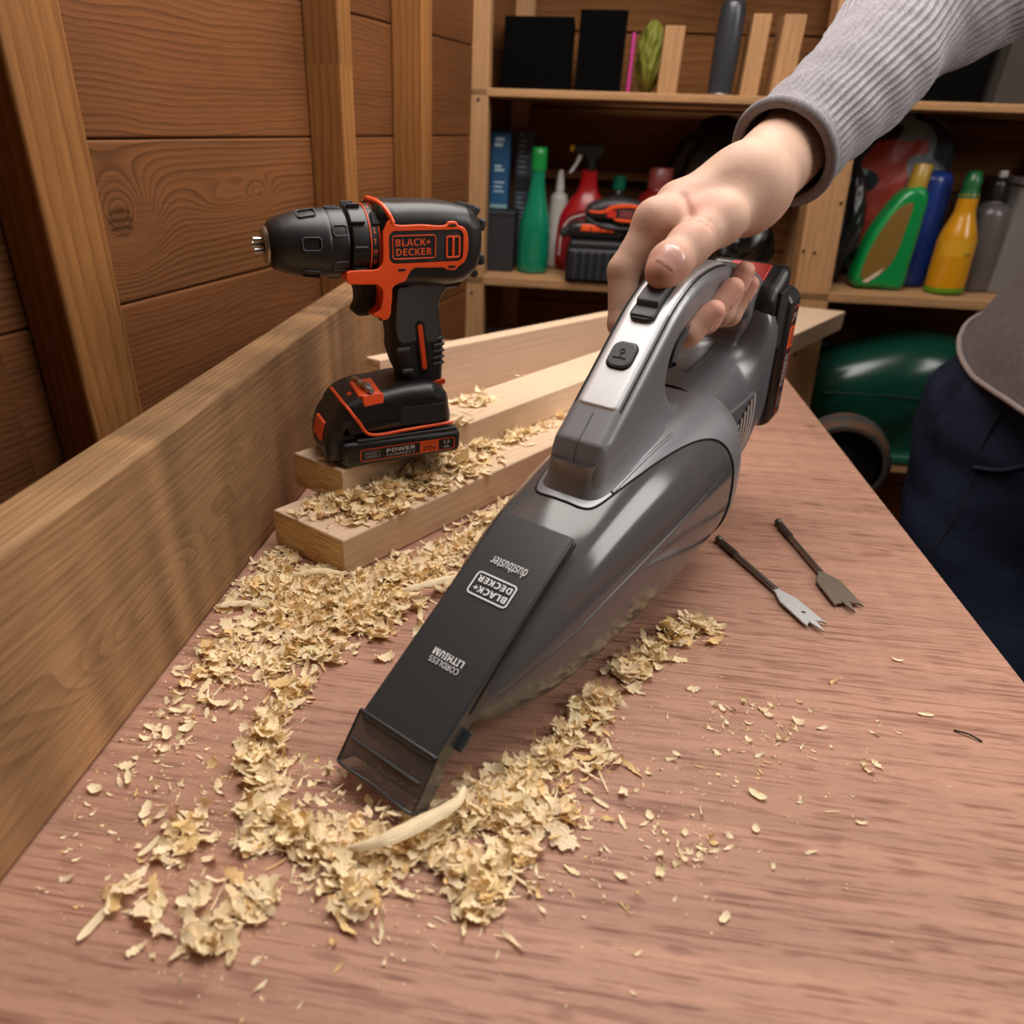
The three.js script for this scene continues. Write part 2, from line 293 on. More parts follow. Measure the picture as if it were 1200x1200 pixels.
// ---------------------------------------------------------------- hand-held vacuum. Own frame: x to the rear, y up, z to the camera's right; origin at the nozzle ring.
const VM = new THREE.Matrix4().makeBasis(V3(0.4951, 0.1397, -0.8576), V3(-0.0785, 0.9902, 0.1159), V3(0.8653, 0.0099, 0.5012));
VM.setPosition(-0.0691, 0.0342, -0.2591);
M.smoke = new THREE.MeshPhysicalMaterial({ color: 0x8c8a8a, roughness: 0.14, transmission: 0.66, thickness: 0, ior: 1.5, name: 'smoked_plastic', clearcoat: 0.4, clearcoatRoughness: 0.15 });
M.smokedark = new THREE.MeshPhysicalMaterial({ color: 0x37393c, roughness: 0.3, metalness: 0.15, clearcoat: 0.35, clearcoatRoughness: 0.25, name: 'dark_tinted_plastic' });
M.lip = new THREE.MeshPhysicalMaterial({ color: 0xa09a96, roughness: 0.12, transmission: 0.8, thickness: 0, ior: 1.5, name: 'clear_smoked_plastic' });
M.plate = new THREE.MeshPhysicalMaterial({ color: 0x303234, roughness: 0.38, clearcoat: 0.25, clearcoatRoughness: 0.3, name: 'plate_plastic' });
M.graphite = new THREE.MeshPhysicalMaterial({ color: 0x8a8a8e, roughness: 0.36, metalness: 0.35, clearcoat: 0.3, clearcoatRoughness: 0.2, name: 'graphite_paint' });
M.graphite2 = new THREE.MeshPhysicalMaterial({ color: 0x6a6a6d, roughness: 0.36, metalness: 0.3, clearcoat: 0.3, clearcoatRoughness: 0.25, name: 'dark_graphite_paint' });
M.silver = new THREE.MeshPhysicalMaterial({ color: 0xe2e2e4, roughness: 0.46, metalness: 0.5, name: 'silver_paint' });
M.rubber = std(0x232325, 0.6); M.rubber2 = std(0x4a4a4d, 0.55); M.black = std(0x161617, 0.42, { clearcoat: 0.2, clearcoatRoughness: 0.4 }); M.gap = std(0x0c0c0c, 0.8);
M.orange = std(0xf2541b, 0.42, { clearcoat: 0.25, clearcoatRoughness: 0.3 }); M.red = std(0xd0291c, 0.5); M.steel = new THREE.MeshStandardMaterial({ color: 0xbdbbb8, roughness: 0.28, metalness: 0.95 });
{
  const t = thing('handheld_vacuum', 'grey cordless hand vacuum with smoked dust bowl and silver handle, gripped by the hand', 'vacuum');
  t.matrixAutoUpdate = true; t.position.setFromMatrixPosition(VM); t.quaternion.setFromRotationMatrix(VM);
  const SL = Math.tan(22.99 * Math.PI / 180);
  const bowlTab = [[0.022, 0.004, -0.001, 0.006], [0.028, 0.008, -0.008, 0.016], [0.04, 0.0135, -0.019, 0.026], [0.06, 0.022, -0.031, 0.0335], [0.09, 0.036, -0.043, 0.041], [0.13, 0.052, -0.052, 0.0475], [0.17, 0.0615, -0.057, 0.0515], [0.22, 0.068, -0.06, 0.055], [0.27, 0.071, -0.061, 0.0565], [0.33, 0.072, -0.060, 0.0565], [0.38, 0.070, -0.057, 0.0555]];
  const sect = (x, ph, k = 1, n = 2.5, tab = bowlTab) => {
    const [tp, bt, hw] = table1(tab, x), yc = (tp + bt) / 2, hh = (tp - bt) / 2, c = Math.cos(ph), s = Math.sin(ph);
    return [x, yc + k * hh * Math.sign(c) * Math.abs(c) ** (2 / n), k * hw * Math.sign(s) * Math.abs(s) ** (2 / n)];
  };
  // where the grey collar ends and the clear bowl shows: a tongue over the top that runs back to a ring
  const seam = (ph) => { let a = Math.abs(((ph + Math.PI) % (2 * Math.PI) + 2 * Math.PI) % (2 * Math.PI) - Math.PI); return table1([[0, 0.158], [0.26, 0.1595], [0.36, 0.168], [0.44, 0.195], [0.52, 0.225], [0.60, 0.250], [0.72, 0.273], [0.9, 0.290], [1.2, 0.301], [1.6, 0.306], [Math.PI, 0.310]], a)[0]; };
  const bowl = part('dust_bowl', grid(60, 96, (u, v) => { const ph = v * 2 * Math.PI, x = lerp(0.022, seam(ph) + 0.003, Math.pow(u, 1.25)); return sect(x, ph, 1); }, [1, 1], true), M.smoke, t, 'smoked see-through dust bowl');
  part('bowl_seam', (() => { const pts = []; for (let i = 0; i < 160; i++) { const ph = i / 160 * 2 * Math.PI; pts.push(sect(seam(ph), ph, 1.004)); } return tube(pts, 0.0008, 320, 6, true); })(), M.gap, bowl);
  for (const zz of [0.55, -0.55]) part('mould_line', tube([0.05, 0.1, 0.15, 0.2, 0.25, 0.29].map((x) => sect(x, zz > 0 ? 1.32 : -1.32, 1.002)), 0.0006, 40, 5), M.smokedark, bowl);
  // inside: red filter basket and dark motor front
  const inner = part('filter', lathe([[0.001, 0.10], [0.022, 0.105], [0.034, 0.14], [0.040, 0.20], [0.043, 0.27]], 40).rotateZ(-Math.PI / 2), M.rubber, bowl, 'dark pleated filter');
  inner.position.set(0, 0.004, 0);
  for (let i = 0; i < 7; i++) { const a = i / 7 * 2 * Math.PI + 0.35; part('filter_rib', tube([[0.115, 0.004 + 0.031 * Math.cos(a), 0.031 * Math.sin(a)], [0.18, 0.004 + 0.042 * Math.cos(a), 0.042 * Math.sin(a)], [0.285, 0.004 + 0.047 * Math.cos(a), 0.047 * Math.sin(a)]], 0.0035, 16, 8), M.red, bowl, 'red filter frame rib'); }
  part('filter_ring', at(new THREE.TorusGeometry(0.046, 0.005, 10, 48), 0.272, 0.004, 0, 0, Math.PI / 2), M.red, bowl, 'red filter ring');
  part('inner_wall', grid(2, 64, (u, v) => sect(0.300, v * 2 * Math.PI, 0.02 + 0.94 * u), [1, 1], true), M.rubber, bowl);
  // duct with raised plate
  const top = (x) => x * SL;
  const ductSec = (x, h0, hw, th) => [[x, top(x) + h0, -hw], [x, top(x) + h0, hw], [x + th * 0.3, top(x) + h0 - th, hw], [x + th * 0.3, top(x) + h0 - th, -hw]];
  const duct = part('nozzle_duct', (() => {
    const prof = shapeOf([[0, -0.016], [0.05, 0.005], [0.128, 0.040], [0.134, 0.0545], [0.1325, 0.0565], [0.0, 0.0008]]);
    return extrude(prof, 0.0525, 0.0022, 4, -0.02625);
  })(), M.plate, t, 'dark flat nozzle duct with white print');
  part('duct_seam', tube([[0.132, 0.053, 0.0275], [0.1, 0.0385, 0.0275], [0.06, 0.0215, 0.027], [0.03, 0.007, 0.0265]], 0.0007, 30, 5), M.gap, duct);
  // flat print on the duct, read from the nozzle's far end: text up is toward the mouth
  const nx = Math.cos(22.99 * Math.PI / 180), ny = Math.sin(22.99 * Math.PI / 180);
  function print(name, cx, cz, w, h, mat) {   // w across z, h along the duct
    const g = new THREE.PlaneGeometry(w, h);   // x -> -z, y -> -x (towards the mouth)
    const B = new THREE.Matrix4().makeBasis(V3(0, 0, -1), V3(-nx, -ny, 0), V3(-ny, nx, 0)); B.setPosition(cx * nx - ny * 0.0014, cx * ny + nx * 0.0014, cz);
    return part(name, g.applyMatrix4(B), mat, duct);
  }
  print('logo_print', 0.0952, 0, 0.0285, 0.016, printMaterial(512, 288, logoDraw('#fff'), 0xe8e8e8));
  print('word_print', 0.1115, 0.001, 0.026, 0.0075, printMaterial(512, 148, (x, W, H) => { x.fillStyle = '#fff'; fitText(x, 'dustbuster', W / 2, H / 2, W * 0.94, H * 0.86, 'normal'); }, 0xe8e8e8));
  print('word_print', 0.0475, 0.001, 0.0215, 0.0098, printMaterial(512, 236, (x, W, H) => { x.fillStyle = '#fff'; fitText(x, 'CORDLESS', W * 0.5, H * 0.22, W * 0.94, H * 0.34, 'normal'); fitText(x, 'LITHIUM', W * 0.5, H * 0.70, W * 0.96, H * 0.42, 'bold'); }, 0xe8e8e8));
  // clear lip at the mouth: four thin walls, open end
  const A0 = [0.002, 0.0012], A1 = [-0.0195, -0.0185], B0 = [0.006, -0.0155], B1 = [-0.0085, -0.0265], HW = 0.0272;
  const lipWall = (a, b, c, d) => grid(6, 10, (u, v) => { const p = [0, 1, 2].map((k) => lerp(lerp(a[k], b[k], u), lerp(d[k], c[k], u), v)); return p; });
  const P3 = (p, z) => [p[0], p[1], z];
  const lip = part('nozzle_lip', [lipWall(P3(A0, -HW), P3(A1, -HW), P3(A1, HW), P3(A0, HW)), lipWall(P3(B0, -HW), P3(B1, -HW), P3(B1, HW), P3(B0, HW)), lipWall(P3(A0, -HW), P3(A1, -HW), P3(B1, -HW), P3(B0, -HW)), lipWall(P3(A0, HW), P3(A1, HW), P3(B1, HW), P3(B0, HW))], M.lip, t, 'see-through smoked nozzle lip');
  part('lip_rim', tube([P3(A1, -HW), P3(A1, HW), P3(B1, HW), P3(B1, -HW)].flatMap((p, i, q) => [p, [0, 1, 2].map((k) => lerp(p[k], q[(i + 1) % 4][k], 0.5))]), 0.0009, 60, 6, true), M.smokedark, lip);
  part('lip_edge', [tube([P3(A0, -HW), P3(A0, 0), P3(A0, HW)], 0.0011, 20, 6), tube([P3(A0, HW), P3(A1, HW)], 0.0008, 8, 6), tube([P3(A0, -HW), P3(A1, -HW)], 0.0008, 8, 6)], M.smokedark, lip);
  part('lip_rib', tube([[-0.0095, -0.0085, -0.024], [-0.0095, -0.0085, 0], [-0.0095, -0.0085, 0.024]], 0.0009, 12, 6), M.smokedark, lip);
  part('latch', at(box(0.012, 0.004, 0.006, 0.001), 0.022, -0.0055, 0.0275, 0, 0, 0.4), M.smokedark, lip);

  // collar: grey tongue over the bowl, ring and shoulder behind it
  const rearTab = [[0.15, 0.055, -0.055, 0.05], ...bowlTab.slice(6), ];
  const collarTab = [[0.12, 0.048, -0.05, 0.046], ...bowlTab.slice(6, 9), [0.305, 0.0718, -0.0605, 0.0567], [0.317, 0.0715, -0.0595, 0.0562], [0.328, 0.068, -0.055, 0.053], [0.334, 0.062, -0.049, 0.048], [0.336, 0.054, -0.041, 0.041]];
  const collar = part('collar', grid(50, 120, (u, v) => { const ph = v * 2 * Math.PI; return sect(lerp(seam(ph) + 0.0006, 0.336, u), ph, 1.012, 2.5, collarTab); }, [1, 1], true), M.graphite, t, 'graphite grey collar');
  for (const dz of [-0.003]) part('collar_ridge', tube([0, 0.25, 0.5, 0.75, 1].map((k) => { const x = lerp(0.180, 0.255, k), z = lerp(0.027, 0.030, k) + dz, f = [0, 0, 0]; let lo = 0, hi = 1.5; for (let i = 0; i < 24; i++) { const m = (lo + hi) / 2; if (sect(x, m, 1.012, 2.5, collarTab)[2] < z) lo = m; else hi = m; } const q = sect(x, lo, 1.012, 2.5, collarTab); return [q[0], q[1] + 0.0002, q[2]]; }), 0.0011, 30, 8), M.graphite, collar);
  // motor housing that flares to the battery seat
  const motorTab = [[0.30, 0.074, -0.030, 0.036], [0.36, 0.075, -0.033, 0.0375], [0.385, 0.075, -0.033, 0.0375], [0.397, 0.080, -0.028, 0.037], [0.406, 0.094, -0.018, 0.037], [0.411, 0.104, -0.012, 0.037], [0.424, 0.106, -0.008, 0.037]];
  const motor = part('motor_housing', grid(40, 96, (u, v) => sect(lerp(0.310, 0.424, u), v * 2 * Math.PI, 1, lerp(2.4, 5, sstep(0.6, 0.9, u)), motorTab), [1, 1], true), M.graphite2, t, 'dark graphite motor housing');
  part('motor_seam', tube([[0.335, 0.0748, 0], [0.37, 0.0752, 0], [0.392, 0.078, 0]], 0.0005, 20, 5), M.gap, motor);
  const msurf = (x, y, lift) => { const [tp, bt, hw] = table1(motorTab, x), yc = (tp + bt) / 2, hh = (tp - bt) / 2, q = Math.pow(clamp(1 - Math.pow(Math.abs((y - yc) / hh), 2.4)), 1 / 2.4); return [x, y, hw * q + lift]; };
  for (let i = 0; i < 7; i++) {
    const x = 0.346 + i * 0.0068, y1 = 0.028 + 0.0025 * i, y0 = y1 - (0.022 + 0.006 * Math.min(i, 4)), pts = (dx, l) => [0, 0.25, 0.5, 0.75, 1].map((k) => msurf(x + dx + 0.002 * k, lerp(y0, y1, k), l));
    part('vent_slot', tube(pts(0, 0), 0.0011, 14, 6), M.gap, motor); part('vent_rib', tube(pts(0.0030, 0.0004), 0.0011, 14, 6), M.silver, motor);
  }
  part('vent_ridge', tube([[0.340, 0.046, 0.0345], [0.362, 0.046, 0.0362], [0.386, 0.045, 0.0365]], 0.0022, 16, 8), M.graphite2, motor);

  // handle loop with its nose
  const outer = smoothPts([[0.164, 0.056], [0.1685, 0.066], [0.1735, 0.080], [0.1785, 0.0895], [0.187, 0.0955], [0.1935, 0.1000], [0.205, 0.10798], [0.22, 0.11837], [0.235, 0.12877], [0.25, 0.13916], [0.260, 0.1458], [0.28, 0.1545], [0.30, 0.1585], [0.33, 0.1575], [0.36, 0.151], [0.39, 0.142], [0.415, 0.131], [0.432, 0.119], [0.441, 0.106], [0.441, 0.09], [0.43, 0.07], [0.40, 0.055], [0.33, 0.05], [0.25, 0.05], [0.18, 0.05]], 300);
  const hole = smoothPts([[0.263, 0.0925], [0.260, 0.100], [0.2615, 0.112], [0.268, 0.1225], [0.283, 0.129], [0.31, 0.130], [0.345, 0.1235], [0.38, 0.112], [0.397, 0.102], [0.401, 0.093], [0.398, 0.082], [0.385, 0.073], [0.33, 0.068], [0.280, 0.076]], 90);
  const hsh = shapeOf(outer, [hole.slice().reverse()]);
  const handle = part('handle', extrude(hsh, 0.0385, 0.0078, 8, -0.01925), M.graphite, t, 'graphite grey loop handle');
  part('nose_skirt', grid(14, 72, (u, v) => {   // fillet where the handle's foot meets the collar
    const a = v * 2 * Math.PI, c = Math.cos(a), sn = Math.sin(a), k = 2 / 4.5, sg = (q) => Math.sign(q) * Math.abs(q) ** k, out = 0.0085 * Math.pow(1 - u, 2.2);
    const z = sg(sn) * (0.0186 + out), x = 0.2155 - sg(c) * (0.0465 + out), f = sect(clamp(x, 0.15, 0.37), Math.atan2(z * 1.0, 0.055), 1.012, 2.5, collarTab);
    return [x, f[1] - 0.0035 + u * 0.022, z];
  }, [1, 1], true), M.graphite, handle);
  part('grip_insert', extrude(shapeOf(smoothPts([[0.262, 0.108], [0.266, 0.122], [0.283, 0.1315], [0.31, 0.1345], [0.345, 0.1285], [0.385, 0.116], [0.40, 0.107], [0.396, 0.098], [0.38, 0.109], [0.345, 0.1205], [0.31, 0.1265], [0.285, 0.1255], [0.27, 0.119], [0.2645, 0.108]], 80)), 0.0390, 0.006, 4, -0.0195), M.rubber2, handle, 'matt grey grip lining');
  // silver face plate follows the top of the handle
  const topPath = new THREE.CatmullRomCurve3(outer.filter((p, i) => p[1] > 0.1 && p[0] > 0.1972 && p[0] < 0.346 && i % 3 === 0).map((p) => V3(p[0], p[1], 0)), false, 'centripetal');
  const plateS = (u) => Math.pow(u, 1.9);
  const onTop = (s, z, lift) => { const p = topPath.getPointAt(clamp(s)), d = topPath.getTangentAt(clamp(s)); return [p.x - d.y * lift, p.y + d.x * lift, z]; };
  const plateL = topPath.getLength(), plateW = (s) => { const r = 0.0042, q = s * plateL; return 0.0138 - (q < r ? r - Math.sqrt(Math.max(0, r * r - (r - q) ** 2)) : 0); };
  part('parting_line', tube([[0.1672, 0.067, 0], [0.1735, 0.0803, 0], [0.1787, 0.0898, 0], [0.1868, 0.0956, 0], [0.1955, 0.1016, 0]], 0.0004, 30, 5), M.graphite2, handle);
  const plate = part('silver_plate', grid(70, 20, (u, v) => { const q = (v - 0.5) * 2, e = sstep(0.84, 1, Math.abs(q)) + 1 - sstep(0, 0.012, plateS(u)); return onTop(plateS(u), q * plateW(plateS(u)), 0.0013 * (1 - clamp(e)) - 0.0003); }), M.silver, handle, 'bright silver face plate');
  const frameOn = (s) => { const p = topPath.getPointAt(s), d = topPath.getTangentAt(s); return new THREE.Matrix4().makeBasis(V3(d.x, d.y, 0), V3(-d.y, d.x, 0), V3(0, 0, 1)).setPosition(p.x, p.y, 0); };
  part('release_button_gap', extrude(rrect(-0.0102, -0.0088, 0.0102, 0.0088, 0.006), 0.0016, 0.0004, 2, 0).rotateX(-Math.PI / 2).applyMatrix4(frameOn(0.235)), M.gap, handle);
  const btn = part('release_button', extrude(rrect(-0.0094, -0.008, 0.0094, 0.008, 0.0056), 0.0034, 0.0014, 4, 0).rotateX(-Math.PI / 2).applyMatrix4(frameOn(0.235)), M.rubber2, handle, 'grey rubber release button with moulded symbol');
  part('moulded_symbol', [...[[-0.003, 0.006], [-0.003, -0.006]].map(([x, z]) => at(box(0.0008, 0.0007, 0.003, 0.0003), x, 0.0036, z / 2)), at(box(0.0007, 0.0007, 0.0085, 0.0003), -0.0028, 0.0036, 0), at(new THREE.TorusGeometry(0.0016, 0.0004, 6, 16), 0.002, 0.0036, 0, Math.PI / 2), at(box(0.003, 0.0007, 0.0007, 0.0003), -0.0005, 0.0036, 0)].map((g) => g.applyMatrix4(frameOn(0.235))), M.rubber, btn);
  part('switch_recess', extrude(rrect(-0.021, -0.0088, 0.018, 0.0088, 0.005), 0.0018, 0.0004, 2, 0).rotateX(-Math.PI / 2).applyMatrix4(frameOn(0.525)), M.rubber, handle);
  part('power_switch', [extrude(shapeOf(smoothPts([[-0.019, 0], [-0.019, 0.0028], [-0.0115, 0.0028], [-0.009, 0.0062], [-0.005, 0.0068], [0.012, 0.0042], [0.012, 0]], 60)), 0.0155, 0.0016, 3, -0.00775).applyMatrix4(frameOn(0.525))], M.rubber2, handle, 'dark sliding power switch');
  for (const z of [0.0158, -0.0158]) part('trim_line', tube(Array.from({ length: 40 }, (_, i) => onTop(0.01 + i / 39 * 0.98, z, -0.0010)), 0.0006, 160, 6), M.gap, handle);

  // slide-on battery pack
  const pack = new THREE.Group(); pack.name = 'battery'; t.add(pack);
  part('pack_case', extrude(rrect(-0.0385, -0.014, 0.0385, 0.108, 0.012), 0.028, 0.006, 5, 0).rotateY(Math.PI / 2).translate(0.442, 0, 0), M.black, pack, 'black battery case');
  part('pack_seat', [extrude(shapeOf(smoothPts([[0.420, -0.002], [0.445, -0.008], [0.450, 0.112], [0.450, 0.126], [0.444, 0.1295], [0.430, 0.124], [0.413, 0.114], [0.416, 0.05]], 70)), 0.066, 0.008, 5, -0.033)], M.black, pack);
  part('red_button', at(box(0.020, 0.004, 0.032, 0.0015), 0.4315, 0.1245, 0.003, 0, 0, 0.42), M.red, pack, 'red release button');
  const lab = lettering(1024, 160, (x, W, H) => {
    x.strokeStyle = '#e0551f'; x.lineWidth = 10; rr2(x, 8, 8, W - 8, H - 8, 24); x.stroke(); x.fillStyle = '#e0551f'; x.fillRect(W * 0.62, 8, W * 0.2, H - 16);
    x.fillStyle = '#c8c8c8'; fitText(x, 'POWER', W * 0.42, H * 0.36, W * 0.3, H * 0.3, 'bold'); fitText(x, 'CONNECT', W * 0.42, H * 0.72, W * 0.3, H * 0.18, 'normal'); fitText(x, '1.5', W * 0.905, H * 0.35, W * 0.07, H * 0.26, 'bold'); fitText(x, 'Ah', W * 0.905, H * 0.72, W * 0.06, H * 0.2, 'bold');
    x.strokeStyle = '#9a9a9a'; x.lineWidth = 4; rr2(x, W * 0.05, H * 0.25, W * 0.2, H * 0.75, 10); x.stroke(); x.fillStyle = '#9a9a9a'; fitText(x, 'BLACK+', W * 0.125, H * 0.4, W * 0.11, H * 0.15, 'bold'); fitText(x, 'DECKER', W * 0.125, H * 0.62, W * 0.11, H * 0.15, 'bold');
    x.fillStyle = '#1a1010'; fitText(x, 'LITHIUM', W * 0.72, H * 0.27, W * 0.14, H * 0.14, 'normal'); fitText(x, '20v', W * 0.72, H * 0.64, W * 0.15, H * 0.42, 'bold');
  }, '#141414');
  M.packLabel = new THREE.MeshStandardMaterial({ map: lab, roughness: 0.45 });
  // label runs down the pack's camera-right side
  const g = new THREE.PlaneGeometry(0.097, 0.0135); g.applyMatrix4(new THREE.Matrix4().makeBasis(V3(0, 1, 0), V3(-1, 0, 0), V3(0, 0, 1)).setPosition(0.4565, 0.047, 0.0388));
  part('label', g, M.packLabel, pack, 'orange and black battery label');
  for (const y of [0.121]) part('guide_rail', at(box(0.02, 0.05, 0.003, 0.001), 0.431, 0.09, 0.034), M.rubber, pack);
}

// ---------------------------------------------------------------- cordless drill: x to its rear, y up, z toward the camera; origin at the pack's near front corner
{
  const t = thing('cordless_drill', 'black and orange cordless drill standing on its battery on the pale timbers', 'drill', [-0.1608, 0.0642, -0.5078]);
  t.rotation.y = 32.6 * R;
  const CZ = -0.036, CY = 0.1695;
  const sym = (shape, d, b, seg = 5) => extrude(shape, d, b, seg, CZ - d / 2);
  // chuck, collar and gear case turn about the x axis
  const turned = (pts, n = 64) => { const g = lathe(pts, n); return g.rotateZ(-Math.PI / 2).translate(0, CY, CZ); };
  const ck = part('chuck', turned([[0.0001, -0.0475], [0.013, -0.0475], [0.0165, -0.045], [0.0195, -0.038], [0.022, -0.029], [0.0237, -0.018], [0.0243, -0.008], [0.0243, -0.0062], [0.0238, -0.0055], [0.0238, -0.0048], [0.0243, -0.004], [0.0244, 0.006], [0.0238, 0.0085], [0.021, 0.009]]), M.black, t, 'black keyless chuck');
  part('chuck_nose', turned([[0.006, -0.049], [0.0105, -0.0505], [0.0125, -0.0495], [0.013, -0.0465]]), M.steel, ck, 'chrome chuck nose ring');
  for (let i = 0; i < 3; i++) { const a = i / 3 * 2 * Math.PI + 0.5; part('jaw', at(cyl(0.0024, 0.0018, 0.010, 10), -0.052, CY + 0.0042 * Math.cos(a), CZ + 0.0042 * Math.sin(a), 0, 0, Math.PI / 2 * 0), M.steel, ck, 'steel chuck jaw').geometry = at(cyl(0.0024, 0.0016, 0.010, 10).rotateZ(Math.PI / 2), -0.052, CY + 0.0042 * Math.cos(a), CZ + 0.0042 * Math.sin(a)); }
  const around = (w, l, th, x, rad, a, tilt = 0) => { const g = extrude(ring(-l / 2, -w / 2, l / 2, w / 2, w * 0.3, 0.0009), th, 0.0004, 2, -th / 2); g.rotateY(tilt); return g.translate(x, 0, rad).rotateX(-a).translate(0, CY, CZ); };
  for (let i = 0; i < 6; i++) { const a = i / 6 * 2 * Math.PI + 0.12; part('grip_pad', around(0.0095, 0.014, 0.0014, -0.020, 0.0236, a, -0.14), M.rubber2, ck); part('grip_pad', around(0.0085, 0.011, 0.0014, 0.001, 0.0244, a + 0.35), M.rubber2, ck); }
  const col = part('torque_collar', turned([[0.020, 0.0085], [0.0255, 0.009], [0.0262, 0.0105], [0.0262, 0.029], [0.0255, 0.030], [0.021, 0.031]]), M.black, t, 'black torque collar');
  for (let i = 0; i < 10; i++) { const a = i / 10 * 2 * Math.PI; part('collar_notch', at(box(0.010, 0.0016, 0.006, 0.0007), 0, 0, 0).translate(0.0145, 0, 0.0262).rotateX(-a).translate(0, CY, CZ), M.rubber, col); }
  const nums = lettering(2048, 128, (x, W, H) => {
    x.fillStyle = '#e0603a'; const s = ['1', '2', '3', '4', '5', '6', '7', '8', '9', '10', '11'];
    for (let i = 0; i < 22; i++) { x.save(); x.translate((i + 0.5) / 22 * W, H / 2); x.rotate(Math.PI / 2); fitText(x, s[i % 11], 0, 0, s[i % 11].length > 1 ? 56 : 34, 50, 'bold'); x.restore(); }
  }, '#161617');
  nums.wrapS = THREE.RepeatWrapping;
  const ringG = grid(1, 96, (u, v) => { const a = v * 2 * Math.PI; return [lerp(0.0228, 0.0288, u), CY + 0.0265 * Math.sin(a), CZ + 0.0265 * Math.cos(a)]; }, [1, 1], true);
  for (let i = 0, q = ringG.attributes.uv; i < q.count; i++) q.setXY(i, q.getY(i), q.getX(i));
  part('number_ring', ringG, new THREE.MeshStandardMaterial({ map: nums, roughness: 0.5 }), col, 'number ring with orange digits');
  for (const x of [0.0225, 0.0291]) part('ring_line', at(new THREE.TorusGeometry(0.0264, 0.0006, 8, 72), x, CY, CZ, 0, Math.PI / 2), M.orange, col, 'thin orange ring');
  const gear = part('gear_case', turned([[0.021, 0.0295], [0.0262, 0.030], [0.0268, 0.032], [0.0278, 0.046], [0.0275, 0.060]]), M.black, t, 'black gear case');
  part('window', at(box(0.006, 0.010, 0.002, 0.0006), 0.0275, CY + 0.0185, -0.016, -0.7), M.gap, gear);
  // motor body
  const body = part('motor_body', sym(shapeOf(smoothPts([[0.030, 0.142], [0.030, 0.197], [0.045, 0.1985], [0.085, 0.1975], [0.103, 0.194], [0.1115, 0.1865], [0.1145, 0.178], [0.1145, 0.160], [0.111, 0.149], [0.104, 0.1425], [0.095, 0.1385], [0.06, 0.139]], 120)), 0.055, 0.0135, 8), M.black, t, 'black motor body');
  for (const [x, y, a] of [[0.1085, 0.191, -0.6], [0.1145, 0.1815, -0.25], [0.1145, 0.156, 0.25], [0.1085, 0.1465, 0.6]]) part('rear_knob', at(box(0.006, 0.009, 0.040, 0.0025), x, y, CZ, 0, 0, a), M.rubber, body);
  const side = -0.0078;
  // orange trim, one piece: strip over the top, frame round the badge, arm to the trigger
  const frameOut = smoothPts([[0.0345, 0.1868], [0.0378, 0.1880], [0.0400, 0.1850], [0.06, 0.1843], [0.0794, 0.1836], [0.0815, 0.1857], [0.0882, 0.1854], [0.0901, 0.1830], [0.0942, 0.1817], [0.0973, 0.1777], [0.0985, 0.17], [0.0982, 0.1630], [0.0957, 0.1566], [0.0907, 0.1533], [0.0886, 0.1511], [0.0808, 0.1514], [0.0786, 0.1528], [0.066, 0.1533], [0.0541, 0.1535], [0.0501, 0.1497], [0.0472, 0.1447], [0.0415, 0.143], [0.0372, 0.140], [0.0356, 0.13], [0.0344, 0.1195], [0.0305, 0.1165], [0.0262, 0.1183], [0.0213, 0.1212], [0.0265, 0.1242], [0.0282, 0.130], [0.0288, 0.139], [0.0251, 0.1427], [0.012, 0.1438], [0.0027, 0.1455], [0.0027, 0.1528], [0.012, 0.154], [0.0262, 0.1545], [0.0292, 0.158], [0.0302, 0.17], [0.0306, 0.1790], [0.0328, 0.1835]], 260);
  const inR = rrect(0.0339, 0.1567, 0.0950, 0.1813, 0.006).getPoints(10).map((p) => [p.x, p.y]).reverse();
  const trim = part('orange_trim', extrude(shapeOf(frameOut, [inR]), 0.003, 0.0009, 3, side - 0.0022), M.orange, t, 'orange side trim');
  part('trim_top', tube([[0.0385, 0.1855, -0.0080], [0.0365, 0.1905, -0.0098], [0.0340, 0.1955, -0.0150], [0.0318, 0.1982, -0.0225], [0.0310, 0.1988, -0.036], [0.0318, 0.1982, -0.0495], [0.0340, 0.1955, -0.057]], 0.0020, 40, 8), M.orange, trim);
  for (const [x, y] of [[0.0848, 0.1832], [0.0848, 0.1537], [0.0445, 0.1530]]) part('trim_slot', extrude(rrect(x - 0.003, y - 0.0008, x + 0.003, y + 0.0008, 0.0007), 0.0006, 0.0002, 1, side + 0.0007), M.gap, trim);
  const badge = part('badge_panel', extrude(rrect(0.0345, 0.1573, 0.0944, 0.1807, 0.0055), 0.003, 0.0011, 3, side - 0.0030), M.rubber, t, 'dark badge panel');
  part('badge_frame', extrude(ring(0.0373, 0.1603, 0.0718, 0.1772, 0.0026, 0.0008), 0.0012, 0.0003, 2, side - 0.0005), M.orange, badge);
  const lp = new THREE.PlaneGeometry(0.0328, 0.0152); part('logo_print', at(lp, 0.05455, 0.16875, side + 0.0002), new THREE.MeshStandardMaterial({ roughness: 0.5, map: lettering(512, 236, (x, W, H) => { x.fillStyle = '#e2551f'; fitText(x, 'BLACK+', W * 0.48, H * 0.28, W * 0.84, H * 0.33, 'bold'); fitText(x, 'DECKER', W * 0.5, H * 0.72, W * 0.86, H * 0.33, 'bold'); }, '#131313') }), badge);
  part('vent_frame', extrude(ring(0.0798, 0.1597, 0.0917, 0.1760, 0.0022, 0.0015), 0.0014, 0.0004, 2, side - 0.0005), M.orange, badge);
  part('vent_back', at(box(0.0098, 0.0142, 0.0004, 0.0001), 0.08575, 0.16785, side + 0.0002), M.gap, badge);
  part('vent_bar', at(box(0.0020, 0.0135, 0.0010, 0.0004), 0.0858, 0.16785, side + 0.0006), M.orange, badge);
